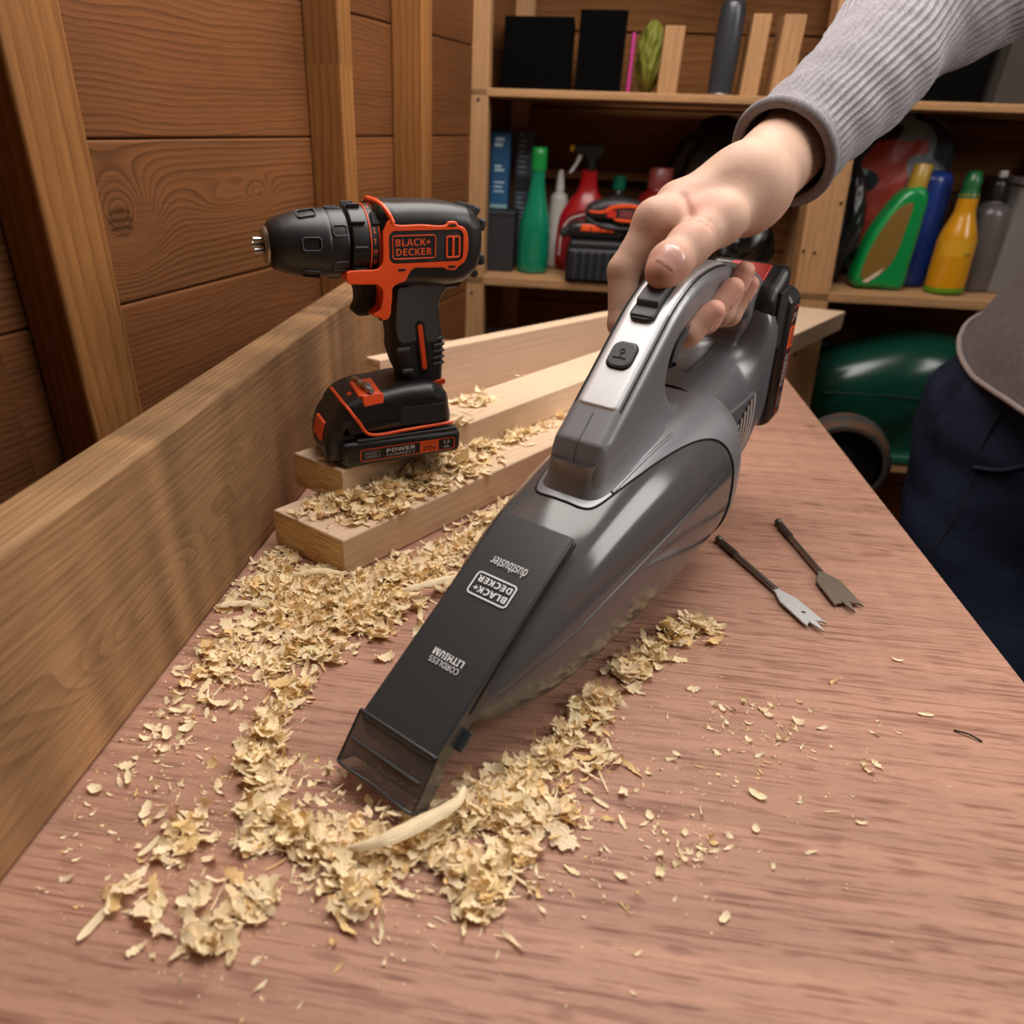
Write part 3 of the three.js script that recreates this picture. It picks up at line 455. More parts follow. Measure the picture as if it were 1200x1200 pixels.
  // trigger, direction switch
  part('trigger_guard', sym(shapeOf(smoothPts([[0.0035, 0.1455], [0.0035, 0.152], [0.030, 0.155], [0.048, 0.150], [0.044, 0.141], [0.0385, 0.139], [0.037, 0.126], [0.0355, 0.1175], [0.030, 0.1155], [0.0225, 0.1195], [0.0285, 0.125], [0.030, 0.137], [0.0265, 0.1425]], 120)), 0.046, 0.008, 5), M.orange, t, 'orange trigger housing');
  part('trigger', sym(shapeOf(smoothPts([[0.0135, 0.1435], [0.0155, 0.134], [0.0155, 0.126], [0.0125, 0.1195], [0.0145, 0.1165], [0.021, 0.1155], [0.028, 0.1175], [0.0315, 0.127], [0.0315, 0.1425]], 60)), 0.020, 0.004, 4), M.rubber, t, 'black trigger');
  const sw = part('direction_switch', extrude(rrect(0.0290, 0.1459, 0.0432, 0.1512, 0.0024), 0.007, 0.0012, 3, -0.0155), M.rubber, t);
  part('switch_line', at(box(0.008, 0.0007, 0.0006, 0.0002), 0.0362, 0.1487, -0.0084), M.rubber2, sw);
  // grip
  const gripPts = [[0.0420, 0.140], [0.0400, 0.1292], [0.0400, 0.1092], [0.0412, 0.0953], [0.0408, 0.0884], [0.0448, 0.0737], [0.0495, 0.0622], [0.0500, 0.0530], [0.0862, 0.0470], [0.0855, 0.0586], [0.0862, 0.0883], [0.0842, 0.1064], [0.0826, 0.1210], [0.0878, 0.1310], [0.0985, 0.1345], [0.1040, 0.1410], [0.098, 0.146], [0.06, 0.146]];
  const grip = part('grip', sym(shapeOf(smoothPts(gripPts, 140)), 0.034, 0.010, 7), M.rubber, t, 'black rubber pistol grip');
  const gs = -0.0188;
  part('grip_panel', extrude(shapeOf(smoothPts([[0.0445, 0.1345], [0.0460, 0.1375], [0.0530, 0.1385], [0.0565, 0.1425], [0.0830, 0.1435], [0.0835, 0.137], [0.0775, 0.129], [0.0765, 0.118], [0.0785, 0.102], [0.0775, 0.094], [0.0600, 0.095], [0.0455, 0.0955]], 90)), 0.0022, 0.0008, 3, gs - 0.0013), M.rubber2, grip, 'stippled grip panel');
  const slot = (x, y, rot, w, h, m, z, r) => at(extrude(rrect(-w / 2, -h / 2, w / 2, h / 2, r), 0.0022, 0.0007, 3, z).rotateZ(rot), x, y, 0);
  part('grip_inlay_frame', slot(0.0645, 0.0898, 0.115, 0.0085, 0.0440, M.rubber, gs - 0.0010, 0.0042), M.gap, grip);
  part('grip_inlay', slot(0.0645, 0.0898, 0.115, 0.0042, 0.0375, M.orange, gs - 0.0002, 0.002), M.orange, grip, 'orange grip stripe');
  for (const [x, y, w] of [[0.0492, 0.0885, 0.012], [0.0525, 0.0705, 0.010]]) part('grip_rib', at(box(w, 0.0045, 0.006, 0.002), x, y, gs - 0.0022, 0, 0, 0.06), M.rubber2, grip);
  for (let i = 0; i < 5; i++) part('grip_rib', at(box(0.0105, 0.0022, 0.006, 0.001), 0.0795, 0.0955 - i * 0.0052, gs - 0.0026, 0, 0, 0.08), M.rubber2, grip);
  part('grip_loop', extrude(ring(0.0735, 0.0575, 0.0865, 0.0625, 0.0024, 0.0011), 0.002, 0.0006, 2, 0).rotateZ(0.22).translate(0.0135, -0.0175, gs + 0.0005), M.orange, grip);
  // battery holder foot
  const foot = part('foot', sym(shapeOf(smoothPts([[-0.0125, 0.024], [-0.0135, 0.034], [-0.0095, 0.046], [-0.002, 0.0535], [0.010, 0.0585], [0.03, 0.0605], [0.052, 0.0625], [0.0735, 0.0605], [0.0845, 0.051], [0.0865, 0.042], [0.0865, 0.024], [0.04, 0.0225]], 110)), 0.064, 0.0125, 7), M.black, t, 'black battery holder');
  part('foot_panel', extrude(rrect(0.0405, 0.0300, 0.0800, 0.0455, 0.003), 0.0012, 0.0004, 2, -0.0048), M.rubber, foot);
  part('orange_edge', tube([[0.0868, 0.0268, -0.0050], [0.05, 0.0262, -0.0038], [0.0165, 0.0255, -0.0038], [0.0105, 0.0285, -0.0036], [0.0055, 0.0370, -0.0036], [0.0008, 0.0440, -0.0042], [-0.0026, 0.0497, -0.0078], [-0.0045, 0.0520, -0.0165], [-0.0045, 0.0522, -0.034], [-0.0045, 0.0520, -0.052]], 0.0014, 80, 8), M.orange, foot, 'thin orange edge line');
  const bh = part('bit_holder', at(box(0.019, 0.004, 0.026, 0.0016), 0.0165, 0.0590, -0.0225, 0.16, 0, 0.08), M.orange, foot, 'orange bit holder');
  part('holder_flap', at(box(0.018, 0.010, 0.004, 0.0016), 0.0185, 0.0540, -0.0078, -0.35, 0, 0.05), M.orange, bh);
  part('screwdriver_bit', [at(cyl(0.0030, 0.0030, 0.015, 6), 0.015, 0.0625, -0.021, Math.PI / 2 - 0.15, 0.25), at(cyl(0.0012, 0.0026, 0.010, 12), 0.0128, 0.064, -0.0315, Math.PI / 2 - 0.15, 0.25), at(cyl(0.0022, 0.0027, 0.008, 12), 0.0168, 0.0608, -0.0115, Math.PI / 2 - 0.15, 0.25)], M.steel, bh, 'steel screwdriver bit');
  part('charge_light', at(box(0.003, 0.0012, 0.005, 0.0005), 0.003, 0.0562, -0.022, 0, 0, 0.5), M.orange, foot);
  // battery pack below
  const pk = part('battery', [extrude(rrect(-0.0115, 0, 0.0935, 0.0215, 0.006), 0.072, 0.0055, 5, -0.072), extrude(shapeOf(smoothPts([[-0.019, 0.003], [-0.0215, 0.012], [-0.0205, 0.024], [-0.0165, 0.0345], [-0.0115, 0.0405], [-0.004, 0.039], [0.006, 0.0275], [0.085, 0.026], [0.085, 0.012], [0.0, 0.002]], 80)), 0.058, 0.008, 5, -0.065)], M.black, t, 'black slide-on battery');
  part('pack_button', at(box(0.004, 0.0165, 0.024, 0.0016), -0.0196, 0.0255, -0.036, 0, 0, -0.27), M.orange, pk, 'orange release button');
  part('pack_label', at(new THREE.PlaneGeometry(0.0840, 0.0112), 0.0453, 0.0102, 0.00025), M.packLabel, pk, 'orange and black battery label');
  part('pack_top_rim', at(box(0.088, 0.003, 0.006, 0.0012), 0.046, 0.0220, -0.0045), M.rubber, pk);
}

// ---------------------------------------------------------------- two spade bits on the bench
function spadeBit(label, p0, p1, W, L, blade, hole, worn) {
  const t = thing('spade_bit', label, 'drill bit', [p0[0], 0.0028, p0[1]]);
  t.rotation.y = Math.atan2(-(p1[1] - p0[1]), p1[0] - p0[0]);
  const dark = new THREE.MeshStandardMaterial({ color: 0x5c544e, roughness: 0.42, metalness: 0.8 });
  part('shank_ball', [at(new THREE.SphereGeometry(0.0036, 20, 14), 0.002, 0.0012, 0), at(cyl(0.0019, 0.0024, 0.003, 16).rotateZ(Math.PI / 2), 0.0062, 0.0006, 0)], dark, t);
  part('hex_shank', at(cyl(0.0032, 0.0032, 0.020, 6).rotateZ(Math.PI / 2), 0.017, 0.0004, 0), dark, t);
  part('shaft', at(cyl(0.0024, 0.0025, L * 0.60 - 0.026, 20).rotateZ(Math.PI / 2), 0.026 + (L * 0.60 - 0.026) / 2, 0.0003, 0), new THREE.MeshStandardMaterial({ color: 0x8d8580, roughness: 0.3, metalness: 0.9 }), t);
  const a = L * 0.585, b = L * 0.70, c = L * 0.915, h = W / 2;
  const sh = shapeOf([[a, -0.0024], [a + 0.004, -0.003], [b, -h * 0.94], [c - 0.001, -h], [c + 0.0035, -h * 0.99], [c + 0.0005, -h * 0.82], [c - 0.0005, -0.0034], [c - 0.004, -0.0030], [c + 0.001, -0.0024], [L, 0], [c + 0.001, 0.0024], [c - 0.004, 0.0030], [c - 0.0005, 0.0034], [c + 0.0005, h * 0.82], [c + 0.0035, h * 0.99], [c - 0.001, h], [b, h * 0.94], [a + 0.004, 0.003], [a, 0.0024]]);
  if (hole) sh.holes.push(new THREE.Path().absarc(c - 0.012, 0.0005, 0.0014, 0, Math.PI * 2, true));
  part('blade', extrude(sh, 0.0018, 0.0004, 2, -0.0009).rotateX(-Math.PI / 2).translate(0, 0.0005, 0), blade, t, worn);
}
spadeBit('spade drill bit with a bright silver blade on the bench', [0.146, -0.5566], [0.202, -0.436], 0.0160, 0.133, new THREE.MeshStandardMaterial({ color: 0xc9c8c8, roughness: 0.5, metalness: 0.55 }), true, 'bright silver blade');
spadeBit('worn spade drill bit with a dull brown blade on the bench', [0.206, -0.599], [0.2317, -0.465], 0.0215, 0.137, new THREE.MeshStandardMaterial({ color: 0x837566, roughness: 0.5, metalness: 0.6 }), false, 'dull worn blade');

// ---------------------------------------------------------------- the person: right hand on the vacuum's handle, grey sweater, blue jeans
const B2W = (p) => V3(...p).applyMatrix4(VM);
const smin = (a, b, k) => { const h = Math.max(k - Math.abs(a - b), 0) / k; return Math.min(a, b) - h * h * k * 0.25; };
function cone(p, a, b, ra, rb) {   // distance to a tapered capsule
  const bx = b.x - a.x, by = b.y - a.y, bz = b.z - a.z, px = p[0] - a.x, py = p[1] - a.y, pz = p[2] - a.z, h = clamp((px * bx + py * by + pz * bz) / (bx * bx + by * by + bz * bz));
  return Math.hypot(px - bx * h, py - by * h, pz - bz * h) - lerp(ra, rb, h);
}
const ell = (p, c, r, q) => { const x = (p[0] - c[0]) / r[0], y = (p[1] - c[1]) / r[1], z = (p[2] - c[2]) / r[2], l = Math.hypot(x, y, z); return (l - 1) * Math.min(r[0], r[1], r[2]) * (q ?? 1); };
function meshField(fn, c, half, res) {   // meshes fn = 0 inside the box c +- half
  const mc = new MarchingCubes(res, new THREE.MeshStandardMaterial(), false, false, 400000), n = mc.size, hs = n / 2;
  mc.isolation = 0;
  for (let z = 0; z < n; z++) for (let y = 0; y < n; y++) for (let x = 0; x < n; x++) mc.field[x + y * n + z * n * n] = -fn([c[0] + (x - hs) / hs * half[0], c[1] + (y - hs) / hs * half[1], c[2] + (z - hs) / hs * half[2]]);
  mc.update();
  const cnt = mc.count, pos = new Float32Array(cnt * 3);
  for (let i = 0; i < cnt; i++) for (let k = 0; k < 3; k++) pos[i * 3 + k] = c[k] + mc.positionArray[i * 3 + k] * half[k];
  let g = new THREE.BufferGeometry(); g.setAttribute('position', new THREE.BufferAttribute(pos, 3));
  g = mergeVertices(g, half[0] / res * 0.01);
  const p = g.attributes.position, nor = new Float32Array(p.count * 3), e = half[0] / res * 0.7;
  for (let i = 0; i < p.count; i++) {
    const q = [p.getX(i), p.getY(i), p.getZ(i)], d = [0, 1, 2].map((k) => { const a = q.slice(), b = q.slice(); a[k] += e; b[k] -= e; return fn(a) - fn(b); }), l = Math.hypot(...d) || 1;
    for (let k = 0; k < 3; k++) nor[i * 3 + k] = d[k] / l;
  }
  g.setAttribute('normal', new THREE.BufferAttribute(nor, 3));
  g.setAttribute('uv', new THREE.BufferAttribute(new Float32Array(p.count * 2), 2));
  return g;
}
const ELBOW = [0.285, 0.40, -0.83], SHOULDER = [0.58, 0.58, -0.99];
{
  const t = thing('person', 'person in a grey ribbed sweater and blue jeans, one hand gripping the vacuum handle', 'person', [0.62, FLOOR, -0.92]);
  const inv = V3(-0.62, -FLOOR, 0.92);
  // joints of the hand, in the vacuum's frame
  const J = (x, y, z) => V3(x, y, z);
  const eb = V3(...ELBOW).applyMatrix4(VM.clone().invert());
  const wrist = J(0.387, 0.196, 0.009), fdir = eb.clone().sub(wrist).normalize(), arm1 = wrist.clone().addScaledVector(fdir, 0.12);
  const fingers = [   // MCP, PIP, DIP, pad, tip with radii
    { p: [J(0.322, 0.1835, -0.028), J(0.300, 0.155, -0.0385), J(0.285, 0.1235, -0.030), J(0.2835, 0.1175, -0.002), J(0.290, 0.1235, 0.0165), J(0.302, 0.1365, 0.0275)], r: [0.0125, 0.0108, 0.0095, 0.0088, 0.0086, 0.0072] },
    { p: [J(0.350, 0.189, -0.0265), J(0.325, 0.158, -0.0405), J(0.310, 0.1255, -0.031), J(0.308, 0.1165, -0.002), J(0.3155, 0.1245, 0.0175), J(0.333, 0.1425, 0.0270)], r: [0.0128, 0.0112, 0.0098, 0.0092, 0.0090, 0.0074] },
    { p: [J(0.377, 0.187, -0.0225), J(0.350, 0.150, -0.0400), J(0.336, 0.120, -0.031), J(0.337, 0.1115, -0.002), J(0.3425, 0.1215, 0.0180), J(0.356, 0.1475, 0.0255)], r: [0.0122, 0.0105, 0.0094, 0.0088, 0.0085, 0.0070] },
    { p: [J(0.398, 0.180, -0.016), J(0.375, 0.143, -0.0370), J(0.362, 0.115, -0.029), J(0.360, 0.106, -0.004), J(0.3655, 0.112, 0.0165), J(0.376, 0.133, 0.0245)], r: [0.0112, 0.0095, 0.0085, 0.0078, 0.0076, 0.0062] }];
  const thumb = { p: [J(0.376, 0.187, 0.012), J(0.338, 0.1835, 0.010), J(0.304, 0.1755, 0.0045), J(0.2825, 0.1690, 0.0020), J(0.2745, 0.1655, 0.0012)], r: [0.0165, 0.0148, 0.0130, 0.0126, 0.0106] };
  const chain = (p, f, k) => { let d = 1e9; for (let i = 0; i + 1 < f.p.length; i++) d = smin(d, cone(p, f.p[i], f.p[i + 1], f.r[i], f.r[i + 1]), k); return d; };
  const nails = [];
  const handField = (p) => {
    let d = 1e9;
    for (const f of fingers) d = Math.min(d, chain(p, f, 0.0035));
    // palm: metacarpals fanned from the wrist
    let m = cone(p, wrist, arm1, 0.0265, 0.030);
    m = smin(m, cone(p, wrist.clone().add(V3(0, -0.004, 0.006)), wrist, 0.023, 0.023), 0.01);
    for (const f of fingers) m = smin(m, cone(p, wristIn, f.p[0], 0.0195, f.r[0]), 0.016);
    m = smin(m, cone(p, fingers[3].p[0], wristOut, 0.012, 0.018), 0.014);
    d = smin(d, m, 0.007);
    d = smin(d, chain(p, thumb, 0.006), 0.010);
    d = smin(d, cone(p, thumb.p[0], wristIn, 0.0165, 0.018), 0.012);
    d = smin(d, cone(p, thumb.p[1], fingers[0].p[0], 0.010, 0.0105), 0.012);   // web of the thumb
    // creases at the thumb joint and the web, tendons on the back
    const cr = (c, n, w, a, rad) => { const q = (p[0] - c[0]) * n[0] + (p[1] - c[1]) * n[1] + (p[2] - c[2]) * n[2], l = Math.hypot(p[0] - c[0], p[1] - c[1], p[2] - c[2]); return a * Math.exp(-(q * q) / (w * w)) * (1 - sstep(rad * 0.5, rad, l)); };
    d += cr([0.308, 0.186, 0.006], [0.97, 0.2, 0.1], 0.0013, 0.0011, 0.013) + cr([0.3125, 0.187, 0.006], [0.97, 0.2, 0.1], 0.0012, 0.0009, 0.012);
    d += cr([0.325, 0.192, -0.008], [0.6, 0.25, 0.76], 0.0030, 0.0016, 0.018);
    for (const f of fingers) { const c = f.p[4]; d += cr([c.x, c.y, c.z], [0.3, 0.75, 0.5], 0.0008, 0.0004, 0.011); }
    return d;
  };
  const wristIn = wrist.clone().add(V3(-0.006, -0.001, -0.003)), wristOut = wrist.clone().add(V3(0.004, -0.005, -0.002));
  const hg = meshField(handField, [0.372, 0.168, 0.004], [0.117, 0.117, 0.117], 108);
  // redder knuckles, fingertips and thumb
  const hot = [[0.275, 0.17, 0.003, 0.016], ...fingers.map((f) => [f.p[5].x, f.p[5].y, f.p[5].z, 0.014]), ...fingers.map((f) => [f.p[0].x, f.p[0].y, f.p[0].z, 0.012]), [0.305, 0.18, 0.004, 0.012], [0.33, 0.19, 0.0, 0.015]];
  function colour(g, toWorld) {
    const p = g.attributes.position, c = new Float32Array(p.count * 3);
    for (let i = 0; i < p.count; i++) {
      const x = p.getX(i), y = p.getY(i), z = p.getZ(i); let k = 0; for (const h of hot) k = Math.max(k, Math.exp(-(((x - h[0]) ** 2 + (y - h[1]) ** 2 + (z - h[2]) ** 2) / (h[3] * h[3]))));
      const n = 0.93 + 0.14 * fbm(x * 140 + z * 90, y * 140 - z * 60, 3);
      c[i * 3] = lerp(0.60, 0.66, k) * n; c[i * 3 + 1] = lerp(0.385, 0.31, k) * n; c[i * 3 + 2] = lerp(0.285, 0.235, k) * n;
    }
    g.setAttribute('color', new THREE.BufferAttribute(c, 3));
    if (toWorld) g.applyMatrix4(VM);
    return g.translate(inv.x, inv.y, inv.z);
  }
  colour(hg, true);
  // the rest of the body, under the clothes
  const W3 = (a) => V3(...a), sh = W3(SHOULDER), el = W3(ELBOW);
  const fore = B2W([arm1.x, arm1.y, arm1.z]), W0 = B2W([wrist.x, wrist.y, wrist.z]).lerp(fore, 0.55);
  const bodyField = (p) => {
    let d = cone(p, W0, el, 0.026, 0.036); d = smin(d, cone(p, el, sh, 0.038, 0.046), 0.03);
    d = smin(d, cone(p, sh, W3([0.80, 0.54, -0.86]), 0.05, 0.09), 0.05);
    d = smin(d, cone(p, W3([0.655, 0.05, -0.90]), W3([0.79, 0.48, -0.87]), 0.115, 0.12), 0.06);
    d = smin(d, cone(p, W3([0.80, 0.54, -0.86]), W3([0.80, 0.66, -0.86]), 0.06, 0.055), 0.05);
    d = smin(d, cone(p, W3([0.64, 0.0, -0.97]), W3([0.62, -0.42, -0.93]), 0.075, 0.05), 0.05); d = smin(d, cone(p, W3([0.62, -0.42, -0.93]), W3([0.66, -0.80, -0.95]), 0.05, 0.035), 0.02);
    d = smin(d, cone(p, W3([0.70, 0.0, -0.82]), W3([0.72, -0.42, -0.76]), 0.075, 0.05), 0.05); d = smin(d, cone(p, W3([0.72, -0.42, -0.76]), W3([0.76, -0.80, -0.78]), 0.05, 0.035), 0.02);
    return d;
  };
  const bg = colour(meshField(bodyField, [0.55, -0.08, -0.86], [0.45, 0.80, 0.45], 64), false);
  { const p = hg.attributes.position, u = hg.attributes.uv; for (let i = 0; i < p.count; i++) u.setXY(i, (p.getX(i) + 0.6 * p.getZ(i)) * 16, (p.getY(i) - 0.5 * p.getZ(i)) * 16); }
  const pores = texture(512, 512, (x, y) => { const n = 110 + 90 * noise(x * 120, y * 120, 3) + 50 * noise(x * 50, y * 22, 4) * noise(x * 20, y * 60, 7); return [n, n, n]; }, false);
  const skin = new THREE.MeshPhysicalMaterial({ bumpMap: pores, bumpScale: 0.00018, vertexColors: true, color: 0xffffff, roughness: 0.52, specularIntensity: 0.4, sheen: 0.15, sheenColor: new THREE.Color(0xffb090), sheenRoughness: 0.5 });
  const cleanG = (g) => { const q = g.index ? g.toNonIndexed() : g; return q; };
  const body = part('body', mergeGeometries([cleanG(hg), cleanG(bg)]), skin, t, 'bare right hand with thumb on the switch');
  // nails
  const nailM = std(0xd9a79a, 0.28, { clearcoat: 0.3 });
  function nail(c, fwd, out, w, l) {   // laid onto the finger's surface around the axis point c
    const f = V3(...fwd).normalize(), o = V3(...out); o.addScaledVector(f, -o.dot(f)).normalize(); const sd = f.clone().cross(o);
    const g = grid(14, 14, (a, b) => {
      const x = (b - 0.5) * 2, y = (a - 0.5) * 2, k = Math.pow(1 - Math.pow(Math.abs(y), 3.2), 0.4), q = V3(...c).addScaledVector(f, y * l / 2).addScaledVector(sd, x * k * w / 2);
      let t = 0.03; for (let i = 0; i < 24; i++) { const d = handField(q.clone().addScaledVector(o, t).toArray()); t -= d * 0.9; if (Math.abs(d) < 1e-5) break; }
      return q.addScaledVector(o, t + 0.00045 * (1 - 0.9 * Math.max(Math.abs(x) ** 4, Math.abs(y) ** 6))).toArray();
    });
    part('fingernail', g.applyMatrix4(VM).translate(inv.x, inv.y, inv.z), nailM, body);
  }
  nail([0.2772, 0.1664, 0.0014], [-0.9, -0.34, -0.1], [-0.55, 0.72, 0.42], 0.0165, 0.0145);
  for (const f of fingers) { const a = f.p[4], b = f.p[5], d = b.clone().sub(a).normalize(), c = a.clone().lerp(b, 0.75); nail([c.x, c.y, c.z], [d.x, d.y, d.z], [0.25, -0.15, 1], 0.0098, 0.0115); }

  // sweater: ribbed sleeve swept along the arm, cuff with a thick rolled edge, body
  const knit = texture(512, 512, (x, y) => { const n = 0.86 + 0.34 * noise(x * 230, y * 120, 3) * noise(x * 90, y * 200, 5) + 0.1 * (fbm(x * 12, y * 12, 8) - 0.5), v = hash(Math.floor(x * 256), Math.floor(y * 200), 4) > 0.93 ? 0.78 : 1; return [146 * n * v, 141 * n * v, 144 * n * v]; });
  const woolM = new THREE.MeshPhysicalMaterial({ map: knit, roughness: 0.95, specularIntensity: 0.1, sheen: 0.25, sheenColor: new THREE.Color(0x9a9694), sheenRoughness: 0.6, bumpMap: knit, bumpScale: 0.0006 });
  const sweater = new THREE.Group(); sweater.name = 'sweater'; t.add(sweater); sweater.position.copy(inv);
  const cuff0 = W0.clone().lerp(B2W([wrist.x, wrist.y, wrist.z]), 0.18);
  const path = new THREE.CatmullRomCurve3([cuff0.clone(), cuff0.clone().lerp(el, 0.22), cuff0.clone().lerp(el, 0.6), el.clone().add(V3(-0.005, 0.005, 0)), el.clone().lerp(sh, 0.35), el.clone().lerp(sh, 0.7), sh.clone(), sh.clone().lerp(W3([0.78, 0.55, -0.87]), 0.6)], false, 'centripetal');
  const rads = [[0, 0.0395], [0.035, 0.0385], [0.08, 0.0395], [0.18, 0.045], [0.33, 0.053], [0.5, 0.060], [0.75, 0.068], [1, 0.085]];
  const camDir = V3(0, 0.316, 0).sub(cuff0).normalize();
  const frames = (s) => { const T = path.getTangentAt(s), A = V3(0, 1, 0).addScaledVector(T, -T.y).normalize(), Bq = T.clone().cross(A); return [path.getPointAt(s), T, A, Bq]; };
  const RIBS = 46;
  const sleeveP = (u, v, inset = 0, rib = 1) => {
    const a = v * 2 * Math.PI, s = Math.pow(u, 1.0), [P, T, A, Bq] = frames(s);
    const tilt = camDir.dot(A) * Math.cos(a) + camDir.dot(Bq) * Math.sin(a);
    const skew = 0.020 * (1 - sstep(0, 0.14, u)) * -tilt;              // the mouth opens toward the camera's side
    const fold = 0.0035 * sstep(0.03, 0.3, u) * (fbm(u * 22 + 1.2 * Math.cos(a), 5 + 1.6 * Math.sin(a), 31) - 0.5) * 2 + 0.0012 * Math.sin(u * 90 + 3 * Math.cos(a)) * sstep(0.02, 0.06, u) * (1 - sstep(0.1, 0.25, u));
    const r = table1(rads, s)[0] - inset + fold + rib * 0.00085 * Math.sin(a * RIBS) * sstep(0.012, 0.03, u);
    return P.clone().addScaledVector(A, r * Math.cos(a)).addScaledVector(Bq, r * Math.sin(a)).addScaledVector(T, skew).toArray();
  };
  part('sleeve', grid(240, 368, (u, v) => sleeveP(u, v), [9, 3], true), woolM, sweater, 'grey ribbed knit sleeve');
  part('sleeve_lining', grid(40, 96, (u, v) => sleeveP(u * 0.10, v, 0.0045, 0), [3, 3], true), woolM, sweater);
  const edge = []; for (let i = 0; i < 72; i++) edge.push(sleeveP(0.002, i / 72, 0.0022, 0));
  const cuffG = tube(edge, 0.0042, 288, 12, true); { const p = cuffG.attributes.position; for (let i = 0; i < p.count; i++) { const k = 0.0007 * noise(p.getX(i) * 900, p.getY(i) * 900 + p.getZ(i) * 700, 2); p.setXYZ(i, p.getX(i) + k, p.getY(i) + k, p.getZ(i) - k); } const u = cuffG.attributes.uv; for (let i = 0; i < u.count; i++) u.setXY(i, u.getX(i) * 6, u.getY(i) * 0.4); }
  part('cuff', cuffG, woolM, sweater, 'rolled ribbed cuff');
  // torso of the sweater, its hem rolled up a little at the front
  const torsoP = (u, v) => {
    const a = v * 2 * Math.PI, y = lerp(0.085, 0.60, u), cx = lerp(0.648, 0.80, Math.pow(u, 0.8)), cz = lerp(-0.90, -0.865, u);
    const rx = table1([[0, 0.160], [0.08, 0.164], [0.3, 0.148], [0.7, 0.150], [0.9, 0.13], [1, 0.07]], u)[0], rz = table1([[0, 0.215], [0.3, 0.20], [0.7, 0.20], [0.9, 0.17], [1, 0.08]], u)[0];
    const f = 1 + 0.03 * (fbm(u * 6 + 1.5 * Math.cos(a), 5 + 2.5 * Math.sin(a), 12) - 0.5) * 2 + 0.0045 * Math.sin(a * 170);
    return [cx - rx * f * Math.cos(a), y + 0.02 * Math.cos(a) * (1 - u) * -1 + 0.03 * Math.sin(a) * -1 * (1 - u), cz + rz * f * Math.sin(a)];
  };
  const torsoW = new THREE.MeshPhysicalMaterial().copy(woolM); torsoW.color.set(0xcfc6c2);
  part('torso', grid(60, 680, torsoP, [6, 14], true), torsoW, sweater, 'loose grey knit body of the sweater');
  const hem = []; for (let i = 0; i < 60; i++) hem.push(torsoP(0.0, i / 60));
  part('hem', tube(hem.map((p, i) => [p[0], p[1] + 0.006 * noise(i * 0.35, 1, 6), p[2]]), 0.0032, 200, 10, true), std(0x9a8c86, 0.95), sweater, 'paler rolled hem');
  // jeans
  const jeansField = (p) => {
    let d = ell(p, [0.665, 0.01, -0.90], [0.150, 0.17, 0.18], 1);
    let l = cone(p, W3([0.575, 0.0, -0.95]), W3([0.555, -0.36, -0.80]), 0.106, 0.080); l = smin(l, cone(p, W3([0.555, -0.36, -0.80]), W3([0.66, -0.84, -0.86]), 0.080, 0.062), 0.03);
    let r = cone(p, W3([0.72, 0.0, -0.84]), W3([0.79, -0.40, -0.70]), 0.105, 0.082); r = smin(r, cone(p, W3([0.79, -0.40, -0.70]), W3([0.84, -0.84, -0.76]), 0.082, 0.062), 0.03);
    d = smin(d, Math.min(l, r), 0.06); d = Math.max(d, p[1] - 0.100, -0.85 - p[1]);
    const wr = Math.sin(p[1] * 95 + 26 * p[2] + 5 * fbm(p[2] * 9, p[1] * 7, 5)) * 0.0016 * sstep(-0.35, 0.05, p[1]) + 0.008 * (fbm(p[1] * 13 + p[2] * 6, p[0] * 10 + p[2] * 9, 9) - 0.5);
    return d + wr;
  };
  const jg = meshField(jeansField, [0.69, -0.36, -0.84], [0.30, 0.55, 0.32], 84);
  { const p = jg.attributes.position, u = jg.attributes.uv; for (let i = 0; i < p.count; i++) u.setXY(i, (p.getX(i) * 0.6 - p.getZ(i)) * 5, p.getY(i) * 5); }
  const denim = texture(512, 512, (x, y) => { const n = 0.85 + 0.3 * noise(x * 250, y * 60, 3) * noise(x * 60, y * 250, 4) + 0.35 * (fbm(x * 5, y * 4, 6) - 0.5) + (((x * 512 + y * 512) | 0) % 4 === 0 ? 0.12 : 0); return [40 * n, 46 * n, 64 * n]; });
  const denimM = new THREE.MeshPhysicalMaterial({ map: denim, roughness: 0.9, specularIntensity: 0.15, bumpMap: denim, bumpScale: 0.0004 });
  const jeans = part('jeans', jg.translate(inv.x, inv.y, inv.z), denimM, t, 'dark blue denim jeans');
  const onJeans = (y, z, out) => { let x = 0.35; for (let i = 0; i < 60; i++) { const d = jeansField([x, y, z]); x += d * 0.8; if (d < 1e-4) break; } return [x - out + inv.x, y + inv.y, z + inv.z]; };
  const pocket = [[0.075, -0.79], [0.035, -0.795], [0.005, -0.805], [-0.02, -0.825], [-0.03, -0.85]].map(([y, z]) => onJeans(y, z, 0.0005));
  part('side_seam', tube([0.08, 0.04, 0.0, -0.05, -0.1, -0.15, -0.2].map((y) => onJeans(y, -0.86 + 0.1 * (0.08 - y), 0.0002)), 0.0016, 60, 6), std(0x161b28, 0.9), jeans);
  part('pocket_seam', tube(pocket, 0.003, 30, 6), std(0x1d2536, 0.9), jeans);
  for (const x of [0.655, 0.83]) part('shoe', at(box(0.26, 0.09, 0.10, 0.035, 5), x - 0.62 - 0.06, 0.045, x === 0.655 ? 0.05 : 0.15), std(0x2a2623, 0.7), t, 'dark shoe');
}

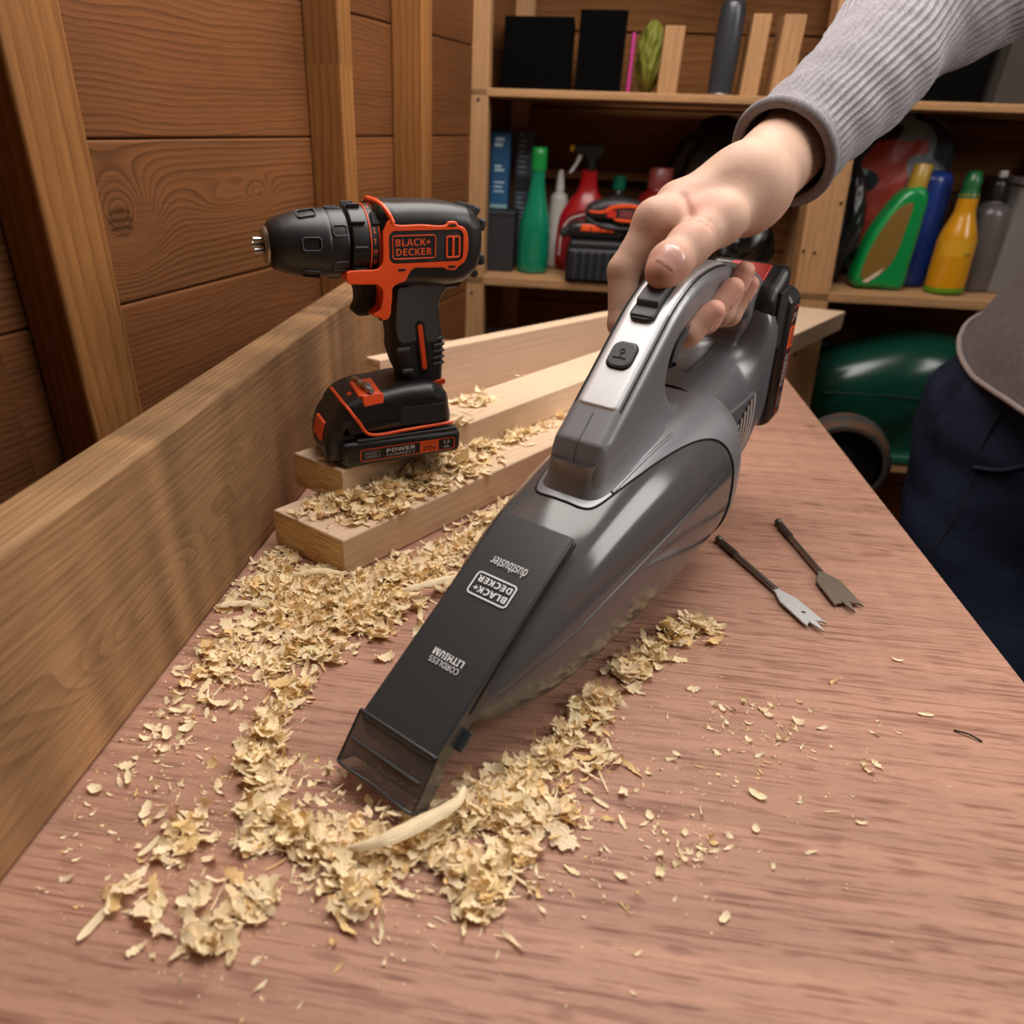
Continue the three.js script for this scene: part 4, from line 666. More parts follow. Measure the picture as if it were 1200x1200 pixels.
// ---------------------------------------------------------------- shelving against the back wall
const ZF = -1.45, ZB = -1.655;
{
  const t = thing('shelving_unit', 'rough pine shelving unit with square posts across the back of the shed', 'shelving', [0.3, FLOOR, -1.66]);
  const off = [-0.3, -FLOOR, 1.66], P = (x, y, z) => [x + off[0], y + off[1], z + off[2]];
  const post = (x, z, w, d, lean, du) => part('post', at(board(2.2, w, d, M.shelf, du, 0.02 + du * 0.1), 0, 0, 0, 0, 0, Math.PI / 2).rotateZ(lean).translate(...P(x, 0.22, z)), M.shelf, t);
  const screws = [];
  const pl = post(-0.206, ZF, 0.060, 0.045, 0.012, 0.28), pr = post(0.428, ZF, 0.064, 0.045, 0.085, 0.6);
  post(-0.15, ZB, 0.060, 0.04, 0, 0.1); post(0.47, ZB, 0.06, 0.04, 0, 0.4); post(1.25, ZF, 0.06, 0.045, 0, 0.3); post(1.25, ZB, 0.06, 0.045, 0, 0.7);
  const shelf = (y, x0, x1, th = 0.016, tilt = 0.008) => part('shelf_board', at(board(x1 - x0, th, 0.225, M.shelf, (y + 3) % 1, 0.03), 0, 0, 0, 0, 0, tilt).translate(...P((x0 + x1) / 2, y - th / 2, -1.54)), M.shelf, t);
  shelf(0.368, -0.235, 1.28, 0.013, 0.0); shelf(0.051, -0.235, 0.42, 0.017, 0.0); shelf(0.060, 0.42, 1.28, 0.017, 0.006); shelf(-0.272, -0.235, 1.28, 0.018, 0); shelf(-0.62, -0.235, 1.28, 0.018, 0);
  shelf(0.70, -0.235, 1.28, 0.016, 0);
  for (let k = 0; k < 11; k++) part('back_panel', at(board(1.5, 0.126, 0.012, M.shelfdark, (k * 0.41) % 1.5, (k * 0.17) % 0.4, 0.002), ...P(0.52, -0.62 + k * 0.129, -1.685)), M.shelfdark, t);
  const sm = new THREE.MeshStandardMaterial({ color: 0xa8a6a4, roughness: 0.4, metalness: 0.8 }), hole = std(0x2c2018, 0.9);
  for (const [x, y, b] of [[-0.222, 0.352, 1], [-0.195, 0.350, 0], [-0.222, 0.214, 0], [-0.188, 0.095, 0], [-0.226, 0.020, 1], [-0.197, 0.018, 0]])
    part(b ? 'screw' : 'nail_hole', at(cyl(b ? 0.005 : 0.0028, b ? 0.005 : 0.0028, 0.002, 14).rotateX(Math.PI / 2), x - 0.206 + 0.206 + off[0], y + off[1], ZF + 0.0228 + off[2]), b ? sm : hole, pl);
  for (const [x, y] of [[0.409, 0.128], [0.429, 0.126], [0.44, -0.06], [0.452, 0.21]]) part('nail_hole', at(cyl(0.0028, 0.0028, 0.002, 12).rotateX(Math.PI / 2), x + off[0], y + off[1], ZF + 0.0228 + off[2]), hole, pr);
  // low batten behind the spray bottles
  part('batten', at(board(0.5, 0.016, 0.03, M.shelf, 0.2, 0.08), ...P(0.12, 0.225, -1.665)), M.shelf, t);
}
// bottles: lathe profiles [radius, height], squashed in z; parts are body, cap, label
const gloss = (c, r = 0.25, o = {}) => std(c, r, { clearcoat: 0.3, clearcoatRoughness: 0.2, ...o });
function bottle(label, pos, prof, mat, o = {}) {
  const t = thing(o.name ?? 'bottle', label, o.cat ?? 'bottle', pos, o.group);
  part('bottle_body', lathe(smoothPts(prof, 50, false), 40).scale(o.sx ?? 1, 1, o.sz ?? 1), mat, t);
  if (o.cap) part('cap', lathe(o.cap, 28).scale(o.sx ?? 1, 1, o.sz ?? 1), o.capMat, t);
  if (o.capRibs) for (let i = 0; i < 20; i++) { const a = i / 20 * 2 * Math.PI; part('cap_rib', at(box(0.0012, o.capRibs[1], 0.0012, 0.0004), o.capRibs[0] * Math.cos(a), o.capRibs[2], o.capRibs[0] * Math.sin(a)), o.capMat, t.children[1]); }
  if (o.label) { const [y0, y1, r, m, a0 = -1.1, a1 = 1.1] = o.label; part('bottle_label', grid(1, 24, (u, v) => { const a = lerp(a0, a1, v) + (o.face ?? 0); return [r * (o.sx ?? 1) * Math.sin(a), lerp(y0, y1, u), r * (o.sz ?? 1) * Math.cos(a)]; }, [1, 1]), m, t); }
  if (o.turn) t.rotation.y = o.turn; if (o.lean) t.rotation.z = o.lean;
  return t;
}
// print with v along the label's height: canvas drawn upright
function labelMat(w, h, draw, bg, rough = 0.5) { const m = lettering(w, h, draw, bg); m.center.set(0.5, 0.5); m.rotation = 0; return new THREE.MeshStandardMaterial({ map: m, roughness: rough }); }
const fixUV = (mesh) => { const q = mesh.geometry.attributes.uv; for (let i = 0; i < q.count; i++) q.setXY(i, q.getY(i), q.getX(i)); return mesh; };
const blur = (x, s, cx, cy, w, h, c) => { x.fillStyle = c; fitText(x, s, cx, cy, w, h, 'bold'); };
const SY = 0.0515;   // top of the left bay's shelf
function carton(label, pos, w, h, d, mat, printM, cat = 'box') {
  const t = thing('carton', label, cat, pos);
  part('carton_body', at(box(w, h, d, 0.002), 0, h / 2, 0), mat, t);
  if (printM) part('carton_print', at(new THREE.PlaneGeometry(w * 0.94, h * 0.97), 0, h / 2, d / 2 + 0.0004), printM, t);
  return t;
}
const lines = (c, n, seedv) => (x, W, H) => { x.fillStyle = c; let s = seedv; for (let i = 0; i < n; i++) { s = (s * 16807) % 2147483647; const y = (i + 0.5) / n * H, len = 0.35 + 0.5 * (s / 2147483647); x.fillRect(W * 0.12, y - H / n * 0.16, W * 0.8 * len, H / n * 0.3); } };
{ const c = carton('dark grey box behind the left shelf post, under the blue carton', [-0.153, SY, -1.53], 0.058, 0.108, 0.09, std(0x25262a, 0.6)); part('box_lid', at(box(0.060, 0.008, 0.092, 0.002), 0, 0.108, 0), std(0x1d1e22, 0.6), c); }
carton('blue carton with white print standing on the dark grey box', [-0.162, SY + 0.1125, -1.55], 0.036, 0.137, 0.05, std(0x1c4f78, 0.5), labelMat(128, 480, (x, W, H) => { x.fillStyle = '#b8ccd8'; x.fillRect(W * 0.2, H * 0.06, W * 0.5, H * 0.05); x.fillRect(W * 0.15, H * 0.13, W * 0.45, H * 0.05); x.fillRect(W * 0.2, H * 0.42, W * 0.4, H * 0.03); x.fillRect(W * 0.2, H * 0.47, W * 0.55, H * 0.03); x.fillRect(W * 0.2, H * 0.64, W * 0.6, H * 0.02); x.fillRect(W * 0.2, H * 0.7, W * 0.5, H * 0.02); x.fillRect(W * 0.2, H * 0.76, W * 0.6, H * 0.02); x.fillStyle = '#8aa'; x.fillRect(0, H * 0.95, W, H * 0.05); }, '#1f5580'));
carton('tall narrow grey carton with small print, right of the blue carton', [-0.118, SY, -1.60], 0.036, 0.252, 0.04, std(0x56585e, 0.6), labelMat(128, 640, (x, W, H) => { lines('#9aa6b0', 26, 11)(x, W, H); x.fillStyle = '#2a3038'; x.fillRect(0, H * 0.32, W, H * 0.12); }, '#454c58'));
{ // green spray bottle without trigger
  bottle('translucent green bottle with green cap, left on the middle shelf', [-0.085, SY, -1.50], [[0.001, 0], [0.026, 0.001], [0.0285, 0.006], [0.0285, 0.085], [0.026, 0.10], [0.018, 0.135], [0.0135, 0.165], [0.0125, 0.185], [0.0125, 0.192]], gloss(0x0c7a5a, 0.22), { cap: [[0.0135, 0.186], [0.0145, 0.188], [0.0145, 0.214], [0.0130, 0.226], [0.0001, 0.2265]], capMat: gloss(0x138a3c, 0.35), label: [0.02, 0.082, 0.0288, std(0xb9c6c0, 0.6), 1.15, 2.0], sx: 1.05, sz: 0.85 });
}
bottle('small white bottle behind the green bottle', [-0.044, SY, -1.58], [[0.001, 0], [0.017, 0.001], [0.0185, 0.005], [0.0185, 0.125], [0.016, 0.138], [0.008, 0.146], [0.0075, 0.155]], gloss(0xc9c5bc, 0.4), { cap: [[0.0085, 0.148], [0.009, 0.15], [0.0065, 0.176], [0.004, 0.185], [0.0001, 0.185]], capMat: gloss(0xe2dfd6, 0.4), label: [0.03, 0.115, 0.0188, std(0x7c8a80, 0.6)] });
function trigger(t, y, c, tipC) {
  const h = part('trigger_head', [extrude(shapeOf(smoothPts([[-0.034, 0.004], [-0.032, 0.016], [-0.015, 0.022], [0.012, 0.022], [0.024, 0.012], [0.020, 0.0], [0.008, -0.006], [-0.010, -0.008], [-0.012, 0.002]], 50)), 0.020, 0.004, 3, -0.010).translate(0, y, 0), at(cyl(0.012, 0.013, 0.018, 24), 0.002, y - 0.014, 0)], c, t);
  part('nozzle', at(box(0.010, 0.012, 0.013, 0.003), -0.037, y + 0.013, 0), tipC, h);
  part('trigger_lever', extrude(shapeOf(smoothPts([[-0.024, 0.004], [-0.030, -0.012], [-0.041, -0.030], [-0.037, -0.032], [-0.024, -0.016], [-0.017, 0.002]], 40)), 0.010, 0.002, 3, -0.005).translate(0, y, 0), gloss(0xcfcfcf, 0.3), h);
}
{ const t = bottle('red spray bottle with black trigger head and yellow nozzle', [0.012, SY, -1.56], [[0.001, 0], [0.05, 0.001], [0.054, 0.008], [0.054, 0.08], [0.050, 0.105], [0.036, 0.130], [0.021, 0.150], [0.0155, 0.175], [0.0145, 0.190]], gloss(0xb01218, 0.28), { name: 'spray_bottle', sz: 0.5 });
  trigger(t, 0.212, gloss(0x141414, 0.4), gloss(0xe0b020, 0.4));
  part('bottle_label', extrude(shapeOf(smoothPts([[-0.047, 0.02], [-0.047, 0.085], [-0.036, 0.106], [-0.008, 0.117], [0.02, 0.117], [0.04, 0.098], [0.045, 0.02]], 50)), 0.0015, 0.0004, 2, 0.0265), std(0x8c1016, 0.5), t);
  part('label_swoosh', tube([[-0.046, 0.03, 0.0285], [-0.043, 0.078, 0.0285], [-0.03, 0.099, 0.0285], [0.0, 0.110, 0.0285]], 0.002, 30, 6), std(0xc8b8b4, 0.6), t);
  part('label_print', at(new THREE.PlaneGeometry(0.04, 0.026), -0.012, 0.078, 0.0286), labelMat(256, 168, (x, W, H) => { x.fillStyle = '#cfc6c2'; x.fillRect(W * 0.3, H * 0.2, W * 0.6, H * 0.22); x.fillRect(W * 0.05, H * 0.58, W * 0.75, H * 0.3); }, '#8c1016'), t); }
bottle('small clear bottle with green cap between the red containers', [0.074, SY, -1.60], [[0.001, 0], [0.026, 0.001], [0.028, 0.006], [0.028, 0.115], [0.02, 0.135], [0.011, 0.15], [0.0105, 0.16]], gloss(0x352a28, 0.3), { cap: [[0.012, 0.152], [0.0135, 0.154], [0.0135, 0.176], [0.012, 0.178], [0.0001, 0.178]], capMat: gloss(0x0f7a5c, 0.4) });
bottle('dark red jug with a wide pale red cap', [0.150, SY, -1.56], [[0.001, 0], [0.046, 0.001], [0.05, 0.008], [0.05, 0.10], [0.047, 0.125], [0.034, 0.148], [0.022, 0.158], [0.021, 0.165]], gloss(0x7a1214, 0.35), { name: 'jug', cat: 'jug', cap: [[0.021, 0.158], [0.0235, 0.16], [0.0225, 0.196], [0.0001, 0.198]], capMat: gloss(0x8a3a34, 0.45), label: [0.03, 0.115, 0.0505, labelMat(256, 200, (x, W, H) => { x.fillStyle = '#9a5846'; x.fillRect(W * 0.2, H * 0.2, W * 0.6, H * 0.1); x.fillStyle = '#a04030'; x.fillRect(W * 0.2, H * 0.5, W * 0.6, H * 0.1); }, '#6a1012'), -1.0, 1.0], sz: 0.7 });
for (const m of scene.children.slice(-1)[0].children) if (m.name === 'bottle_label') fixUV(m);
// orange and black tools piled on a black case
{ const t = thing('tool_case', 'black ribbed tool case at the front of the middle shelf, tools piled on it', 'case', [0.052, SY, -1.47]);
  part('case_body', at(box(0.138, 0.062, 0.10, 0.008, 4), 0, 0.031, 0), std(0x19191b, 0.55), t);
  for (let i = 0; i < 8; i++) part('case_rib', at(box(0.008, 0.05, 0.006, 0.002), -0.052 + i * 0.0149, 0.03, 0.051), std(0x2c3038, 0.5), t);
  part('case_lid', at(box(0.13, 0.014, 0.095, 0.005, 3), 0, 0.067, 0), std(0x202022, 0.55), t); }
{ const t = thing('power_tool', 'black power tool with an orange band lying on the ribbed case', 'power tool', [0.036, SY + 0.0745, -1.475]);
  part('tool_body', extrude(shapeOf(smoothPts([[-0.055, 0.004], [-0.05, 0.026], [-0.03, 0.030], [0.035, 0.028], [0.05, 0.018], [0.052, 0.004], [0.0, 0.0005]], 60)), 0.06, 0.010, 5, -0.03), M.black, t);
  part('orange_band', extrude(shapeOf([[-0.032, 0.014], [-0.030, 0.027], [0.030, 0.025], [0.032, 0.013]]), 0.062, 0.003, 3, -0.031), M.orange, t);
  for (const x of [-0.012, 0.006, 0.02]) part('band_slot', at(box(0.0016, 0.010, 0.002, 0.0005), x, 0.0195, 0.0312), M.gap, t);
  part('grip_end', at(box(0.03, 0.016, 0.03, 0.006, 3), -0.055, 0.012, 0.01, 0, 0, 0.5), M.rubber, t); }
{ const t = thing('sander', 'rounded black and orange power tool on top of the pile of tools', 'power tool', [0.072, SY + 0.106, -1.48]);
  part('tool_body', extrude(shapeOf(smoothPts([[-0.062, 0.012], [-0.055, 0.028], [-0.02, 0.040], [0.02, 0.040], [0.045, 0.032], [0.052, 0.016], [0.048, 0.002], [-0.03, 0.0005], [-0.055, 0.002]], 70)), 0.062, 0.014, 6, -0.031), std(0x2a2626, 0.5), t);
  const tr = part('orange_trim', extrude(shapeOf(smoothPts([[-0.056, 0.019], [-0.03, 0.020], [-0.012, 0.030], [0.034, 0.0315], [0.049, 0.022], [0.046, 0.006], [0.02, 0.0015], [-0.006, 0.004], [-0.008, 0.0065], [0.03, 0.0075], [0.036, 0.013], [0.034, 0.024], [-0.008, 0.024], [-0.024, 0.016], [-0.05, 0.0155]], 120)), 0.003, 0.0008, 2, 0.0300), M.orange, t);
  part('tool_badge', at(box(0.016, 0.012, 0.001, 0.0004), -0.0125, 0.0145, 0.0315), M.red, tr);
  part('tool_label', at(box(0.024, 0.013, 0.001, 0.0004), 0.014, 0.0155, 0.0315), std(0x7a3a3a, 0.5), tr);
  part('cable', tube([[-0.06, 0.006, 0.028], [-0.03, -0.006, 0.036], [0.02, -0.010, 0.036], [0.06, -0.004, 0.03]], 0.003, 30, 8), M.rubber, t); }
// crumpled black sacks
function sack(label, pos, r, m, s, name = 'sack', cat = 'bag') {
  const t = thing(name, label, cat, pos);
  part('sack_body', grid(48, 64, (u, v) => { const a = v * 2 * Math.PI, b = u * Math.PI, f = 1 + 0.32 * (fbm(Math.cos(a) * 2.2 + 7, b * 1.8 + Math.sin(a) * 2, s) - 0.5) * 2 * Math.sin(b) + 0.05 * Math.sin(a * 9 + b * 6 + 3 * noise(a, b * 3, s)) * Math.sin(b); return [r[0] * f * Math.sin(b) * Math.cos(a), r[1] * (1 - Math.cos(b)) * 0.5 * (0.92 + 0.1 * f), r[2] * f * Math.sin(b) * Math.sin(a)]; }, [1, 1], true), m, t);
  return t;
}
sack('crumpled black plastic sack behind the wrist on the middle shelf', [0.255, SY, -1.605], [0.095, 0.285, 0.045], gloss(0x09090a, 0.35), 5);
sack('low black plastic sack beside the dark red jug', [0.305, SY, -1.50], [0.065, 0.13, 0.04], gloss(0x0b0b0c, 0.3), 15);
// upper shelf
const TY = 0.3685;
single('magenta_strip', at(box(0.006, 0.09, 0.03, 0.001), 0.064, TY + 0.045, -1.50), std(0xb02a78, 0.5), 'thin magenta folder standing on the top shelf', 'folder');
sack('yellow green bag slumped on the top shelf', [0.098, TY, -1.52], [0.022, 0.11, 0.04], std(0x6b6d1c, 0.7), 25);
single('wood_block', at(board(0.10, 0.034, 0.05, M.shelf, 0.1, 0.02), 0, 0, 0, 0, 0, Math.PI / 2).translate(0.131, TY + 0.05, -1.50), M.shelf, 'upright wood offcut beside the yellow green bag on the top shelf', 'wood');
single('wood_block', at(board(0.12, 0.030, 0.05, M.shelf, 0.5, 0.06), 0, 0, 0, 0, 0, Math.PI / 2).translate(0.272, TY + 0.06, -1.51), M.shelf, 'upright wood offcut right of the dark can on the top shelf', 'wood');
single('wood_block', at(board(0.12, 0.036, 0.05, M.shelf, 0.8, 0.1), 0, 0, 0, 0, 0, Math.PI / 2).translate(0.325, TY + 0.06, -1.51), M.shelf, 'wood offcut beside the sleeve on the top shelf', 'wood');
{ const t = bottle('dark grey can on the top shelf between wood offcuts', [0.224, TY, -1.50], [[0.001, 0], [0.019, 0.001], [0.02, 0.004], [0.02, 0.13], [0.016, 0.138], [0.001, 0.139]], gloss(0x30343a, 0.3), { name: 'can', cat: 'can' }); part('can_rim', at(new THREE.TorusGeometry(0.0195, 0.0012, 8, 32), 0, 0.003, 0, Math.PI / 2), M.steel, t); }
carton('black box at the left end of the top shelf', [-0.10, TY, -1.54], 0.12, 0.11, 0.12, std(0x030303, 0.9, { specularIntensity: 0.15 }));
carton('black box in the middle of the top shelf by the magenta folder', [0.01, TY, -1.53], 0.08, 0.12, 0.12, std(0x030303, 0.9, { specularIntensity: 0.15 }));
carton('dark stone coloured box at the right end of the top shelf', [0.72, TY, -1.53], 0.12, 0.10, 0.14, std(0x3a342e, 0.8));
carton('black box left of the stone coloured box on the top shelf', [0.58, TY, -1.54], 0.13, 0.12, 0.12, std(0x040404, 0.9, { specularIntensity: 0.15 }));
carton('yellow carton behind the left shelf post, high by the wall', [-0.262, 0.372, -1.52], 0.05, 0.09, 0.06, std(0xb08a20, 0.6));
single('corner_shade_panel', at(box(0.075, 1.05, 0.02, 0.002), -0.279, -0.335, -1.50), std(0x2e1d12, 0.8), 'dark brown panel added as shade in the corner left of the shelf post', 'panel');  // dark sheet added for shade; the corner itself is only shadowed wall
single('wall_batten', at(board(0.9, 0.05, 0.02, M.shelf, 0.3, 0.05), 0, 0, 0, 0, 0, Math.PI / 2).translate(-0.262, -0.078, -1.66), M.shelf, 'upright batten in the dark gap between wall and shelf post', 'batten');
single('wall_shelf', at(board(0.14, 0.016, 0.16, M.shelf, 0.3, 0.05), -0.30, 0.364, -1.52), M.shelf, 'short bracket shelf in the corner behind the left shelf post', 'shelf');

// right bay
const RY = 0.0605;
{ const t = sack('patterned grey and white bag slumped behind the green bottle', [0.60, RY, -1.61], [0.11, 0.29, 0.04], (() => { const m = texture(256, 256, (x, y) => { const a = noise(x * 14, y * 14, 3), b = noise(x * 9 + 5, y * 9, 7); return a > 0.62 ? [176, 66, 50] : b > 0.55 ? [38, 46, 52] : [128, 140, 150]; }); return new THREE.MeshPhysicalMaterial({ map: m, roughness: 0.45 }); })(), 35); }
sack('black sack beside the right shelf post', [0.500, RY, -1.54], [0.030, 0.20, 0.05], gloss(0x101214, 0.4), 45);
{ // green canister with handle gap and brown label, gold cap
  const t = thing('canister', 'green canister with a brown label and gold cap on the right shelf', 'bottle', [0.582, RY, -1.50]); t.rotation.z = -0.02;
  part('canister_body', extrude(shapeOf(smoothPts([[-0.052, 0.003], [-0.054, 0.05], [-0.045, 0.10], [-0.026, 0.145], [-0.012, 0.168], [0.004, 0.178], [0.018, 0.178], [0.030, 0.165], [0.034, 0.12], [0.036, 0.05], [0.034, 0.003], [-0.01, 0.0005]], 80)), 0.05, 0.012, 6, -0.025), gloss(0x0a8440, 0.3), t);
  part('canister_label', extrude(shapeOf(smoothPts([[-0.044, 0.018], [-0.046, 0.055], [-0.034, 0.105], [-0.016, 0.142], [0.004, 0.152], [0.006, 0.11], [0.0, 0.05], [-0.02, 0.022]], 60)), 0.0015, 0.0004, 2, 0.0243), std(0x7a5c22, 0.5), t);
  part('label_corner', extrude(shapeOf([[-0.042, 0.012], [-0.010, 0.040], [-0.016, 0.026], [-0.032, 0.011]]), 0.0016, 0.0004, 2, 0.0248), std(0xcdb9a0, 0.5), t);
  part('cap', lathe([[0.0155, 0.174], [0.0165, 0.176], [0.0158, 0.214], [0.0001, 0.216]], 28).translate(0.012, 0, 0), gloss(0xa8862c, 0.4), t); }
bottle('blue and white striped spray can leaning right of the green canister', [0.650, RY, -1.56], [[0.001, 0], [0.0325, 0.001], [0.034, 0.004], [0.034, 0.186], [0.030, 0.196], [0.020, 0.202], [0.0001, 0.203]], gloss(0x233f8c, 0.3), { name: 'spray_can', cat: 'spray can', lean: 0.03, label: [0.012, 0.165, 0.0343, labelMat(256, 512, (x, W, H) => { lines('#8f9cc0', 18, 7)(x, W, H); x.fillStyle = '#c9b88e'; x.fillRect(0, H * 0.42, W, H * 0.14); x.fillStyle = '#dfe4ea'; x.fillRect(0, 0, W, H * 0.02); }, '#4a5a98'), -1.5, 1.5] });
fixUV(scene.children.slice(-1)[0].children[1]);
{ const t = bottle('amber yellow bottle with green cap and green base', [0.695, RY, -1.49], [[0.001, 0], [0.030, 0.001], [0.032, 0.006], [0.032, 0.075], [0.030, 0.100], [0.022, 0.125], [0.0175, 0.14], [0.0165, 0.17]], gloss(0xc98a14, 0.22), { lean: 0.06, cap: [[0.017, 0.164], [0.0175, 0.166], [0.013, 0.180], [0.015, 0.190], [0.010, 0.206], [0.0001, 0.208]], capMat: gloss(0x0d5a2a, 0.4), label: [0.02, 0.095, 0.0322, labelMat(200, 256, (x, W, H) => { x.fillStyle = '#8a6a20'; for (let i = 0; i < 8; i++) x.fillRect(W * (0.55 + i * 0.03), H * 0.72, W * 0.014, H * 0.2); x.fillRect(W * 0.55, H * 0.3, W * 0.2, H * 0.06); }, '#d29a1c'), -1.2, 1.2] });
  fixUV(t.children[2]); part('base', lathe([[0.001, -0.0002], [0.0325, 0.0], [0.0335, 0.006], [0.033, 0.012]], 36), gloss(0x5a8a1c, 0.4), t); }
{ const t = bottle('grey bottle with black and white spray top, right of the amber bottle', [0.765, RY, -1.54], [[0.001, 0], [0.030, 0.001], [0.032, 0.006], [0.032, 0.135], [0.026, 0.148], [0.013, 0.156], [0.012, 0.165]], gloss(0x5a5350, 0.35), { lean: 0.07, cap: [[0.013, 0.158], [0.015, 0.16], [0.015, 0.185], [0.011, 0.195], [0.0001, 0.196]], capMat: gloss(0x151312, 0.4), label: [0.03, 0.12, 0.0323, std(0x6a6260, 0.5)] });
  part('spray_top', at(box(0.014, 0.012, 0.012, 0.003), 0.002, 0.202, 0), gloss(0xb9b4b2, 0.4), t); }
{ const t = thing('storage_box', 'translucent grey storage box at the right end of the shelf', 'box', [0.86, RY, -1.58]);
  part('box_body', extrude(ring(-0.08, -0.07, 0.08, 0.07, 0.012, 0.003), 0.185, 0.001, 2, 0).rotateX(-Math.PI / 2), new THREE.MeshPhysicalMaterial({ color: 0x8a8480, roughness: 0.4, transmission: 0.3 }), t);
  part('box_floor', at(box(0.15, 0.004, 0.13, 0.001), 0, 0.003, 0), std(0x6a6460, 0.6), t);
  part('lid', at(box(0.17, 0.012, 0.15, 0.005), 0, 0.191, 0), gloss(0x7c7672, 0.4), t); }
single('dark_rod', tube([[0.86, RY + 0.205, -1.645], [0.90, 0.345, -1.645]], 0.014, 12, 12), std(0x0d0c0c, 0.6), 'dark slanting tube at the back of the right bay', 'tube');

// low shelf on the right: green machine, wheel, hoses
const LY = -0.2715;
{ const t = thing('garden_machine', 'glossy dark green rounded garden machine on the low shelf', 'garden machine', [0.66, LY, -1.50]);
  part('green_shell', grid(48, 64, (u, v) => { const a = v * 2 * Math.PI, b = u * Math.PI; const s = Math.sin(b), c = Math.cos(b); const sg = (x, k) => Math.sign(x) * Math.abs(x) ** k; return [0.20 * sg(c, 0.8), 0.115 + 0.108 * sg(s, 0.75) * sg(Math.cos(a), 0.85) * (1 + 0.18 * -c), 0.10 * sg(s, 0.75) * sg(Math.sin(a), 0.85)]; }, [1, 1], true).scale(0.8, 0.95, 1).rotateZ(0.42).translate(0.03, 0.042, 0), gloss(0x0b3a2c, 0.25), t);
  part('shell_seam', tube([[-0.15, 0.14, 0.075], [-0.06, 0.15, 0.098], [0.04, 0.15, 0.100], [0.14, 0.16, 0.075]], 0.0012, 40, 8), std(0x082a20, 0.5), t);
  part('base_rail', at(box(0.26, 0.02, 0.16, 0.006), 0.03, 0.012, 0), std(0x14503c, 0.5), t);
  part('metal_clip', extrude(ring(-0.016, -0.020, 0.016, 0.020, 0.008, 0.006), 0.006, 0.002, 3, 0).rotateZ(-0.5).translate(0.085, 0.155, 0.095), std(0x8a8c8c, 0.4, { metalness: 0.6 }), t); }
{ const t = thing('cart_wheel', 'dark round wheel with a worn rusty rim below the bench edge', 'wheel', [0.468, -0.155, -1.15]); t.rotation.y = -0.25;
  part('tyre', lathe([[0.058, -0.030], [0.066, -0.032], [0.0705, -0.026], [0.0715, 0.0], [0.0705, 0.026], [0.066, 0.032], [0.058, 0.030]], 56).rotateX(Math.PI / 2), (() => { const m = texture(256, 128, (x, y) => { const n = fbm(x * 14, y * 6, 3); return n > 0.6 ? [96, 64, 44] : [70 * (0.7 + n * 0.6), 66 * (0.7 + n * 0.6), 62 * (0.7 + n * 0.6)]; }); return new THREE.MeshStandardMaterial({ map: m, roughness: 0.75 }); })(), t, 'worn rusty rim');
  part('hub_disc', lathe([[0.0001, 0.012], [0.02, 0.012], [0.024, 0.006], [0.056, 0.002], [0.059, 0.010], [0.059, -0.010], [0.0001, -0.012]], 48).rotateX(Math.PI / 2), std(0x0e0d0d, 0.7), t);
  part('axle', at(cyl(0.012, 0.012, 0.05, 20).rotateX(Math.PI / 2), 0, 0, 0.015), std(0x1a1818, 0.5), t);
  part('wheel_stand', [at(box(0.03, 0.64, 0.03, 0.004), 0, -0.365, -0.045), at(box(0.20, 0.03, 0.12, 0.004), 0, -0.69, -0.02), at(cyl(0.010, 0.010, 0.05, 16).rotateX(Math.PI / 2), 0, 0, -0.03)], std(0x1c1a18, 0.7), t); }
function hose(label, c, r, n, s) { const pts = []; for (let i = 0; i <= n * 16; i++) { const a = i / 16 * 2 * Math.PI, q = r * (1 + 0.14 * (noise(i * 0.21, s, s) - 0.5)); pts.push([c[0] + q * Math.cos(a), c[1] + 0.011 + r * 1.08 + q * Math.sin(a), c[2] + 0.030 * (i / (n * 16) - 0.5)]); } single('hose', tube(pts, 0.009, n * 40, 10), std(0x0f0e0e, 0.5), label, 'hose'); }
hose('coiled black hose on the low shelf behind the right shelf post', [0.535, LY, -1.625], 0.085, 3, 3);
hose('second black hose coil behind the green garden machine', [0.73, LY, -1.635], 0.095, 3, 8);
{ const t = thing('paint_tin', 'blue tin on the low shelf behind the left post', 'tin', [-0.135, LY, -1.52]); part('tin_body', at(cyl(0.04, 0.04, 0.19, 36), 0, 0.096, 0), gloss(0x2a4668, 0.4), t); part('tin_lid', at(cyl(0.041, 0.041, 0.006, 36), 0, 0.194, 0), M.steel, t); }

// ---------------------------------------------------------------- wood shavings
seed = 4242;
function shavingGeo(L, W, curl, twist, s) {   // a thin curled ribbon with ragged ends
  return grid(11, 2, (u, v) => {
    const x = (u - 0.5), w = W * (0.55 + 0.45 * Math.sin(Math.PI * clamp(u * 0.9 + 0.08))) * (0.8 + 0.4 * noise(u * 5, s, 3)), y = (v - 0.5) * w + (v === 0.5 ? 0 : (hash(Math.round(u * 11), Math.round(v * 4), s) - 0.5) * w * 0.42), a = x * curl, r = curl ? L / curl : 0;
    let px = curl ? Math.sin(a) * r : x * L, pz = curl ? (1 - Math.cos(a)) * r : 0, py = y + 0.12 * L * x * x;
    const t = twist * x, c = Math.cos(t), q = Math.sin(t);
    return [px + (u === 0 || u === 1 ? (hash(v * 8 | 0, s, 5) - 0.5) * L * 0.18 : 0), pz + py * q + 0.0003, py * c];
  });
}
const shavMat = (() => { const m = texture(128, 128, (x, y) => { const n = 0.9 + 0.2 * noise(x * 3, y * 40, 2) - 0.12 * sstep(0.7, 0.9, noise(x * 2, y * 24, 5)); return [255 * n, 230 * n, 192 * n]; }); return new THREE.MeshPhysicalMaterial({ map: m, roughness: 0.9, transmission: 0.15, thickness: 0, specularIntensity: 0.15, side: THREE.DoubleSide, name: 'shaving' }); })();
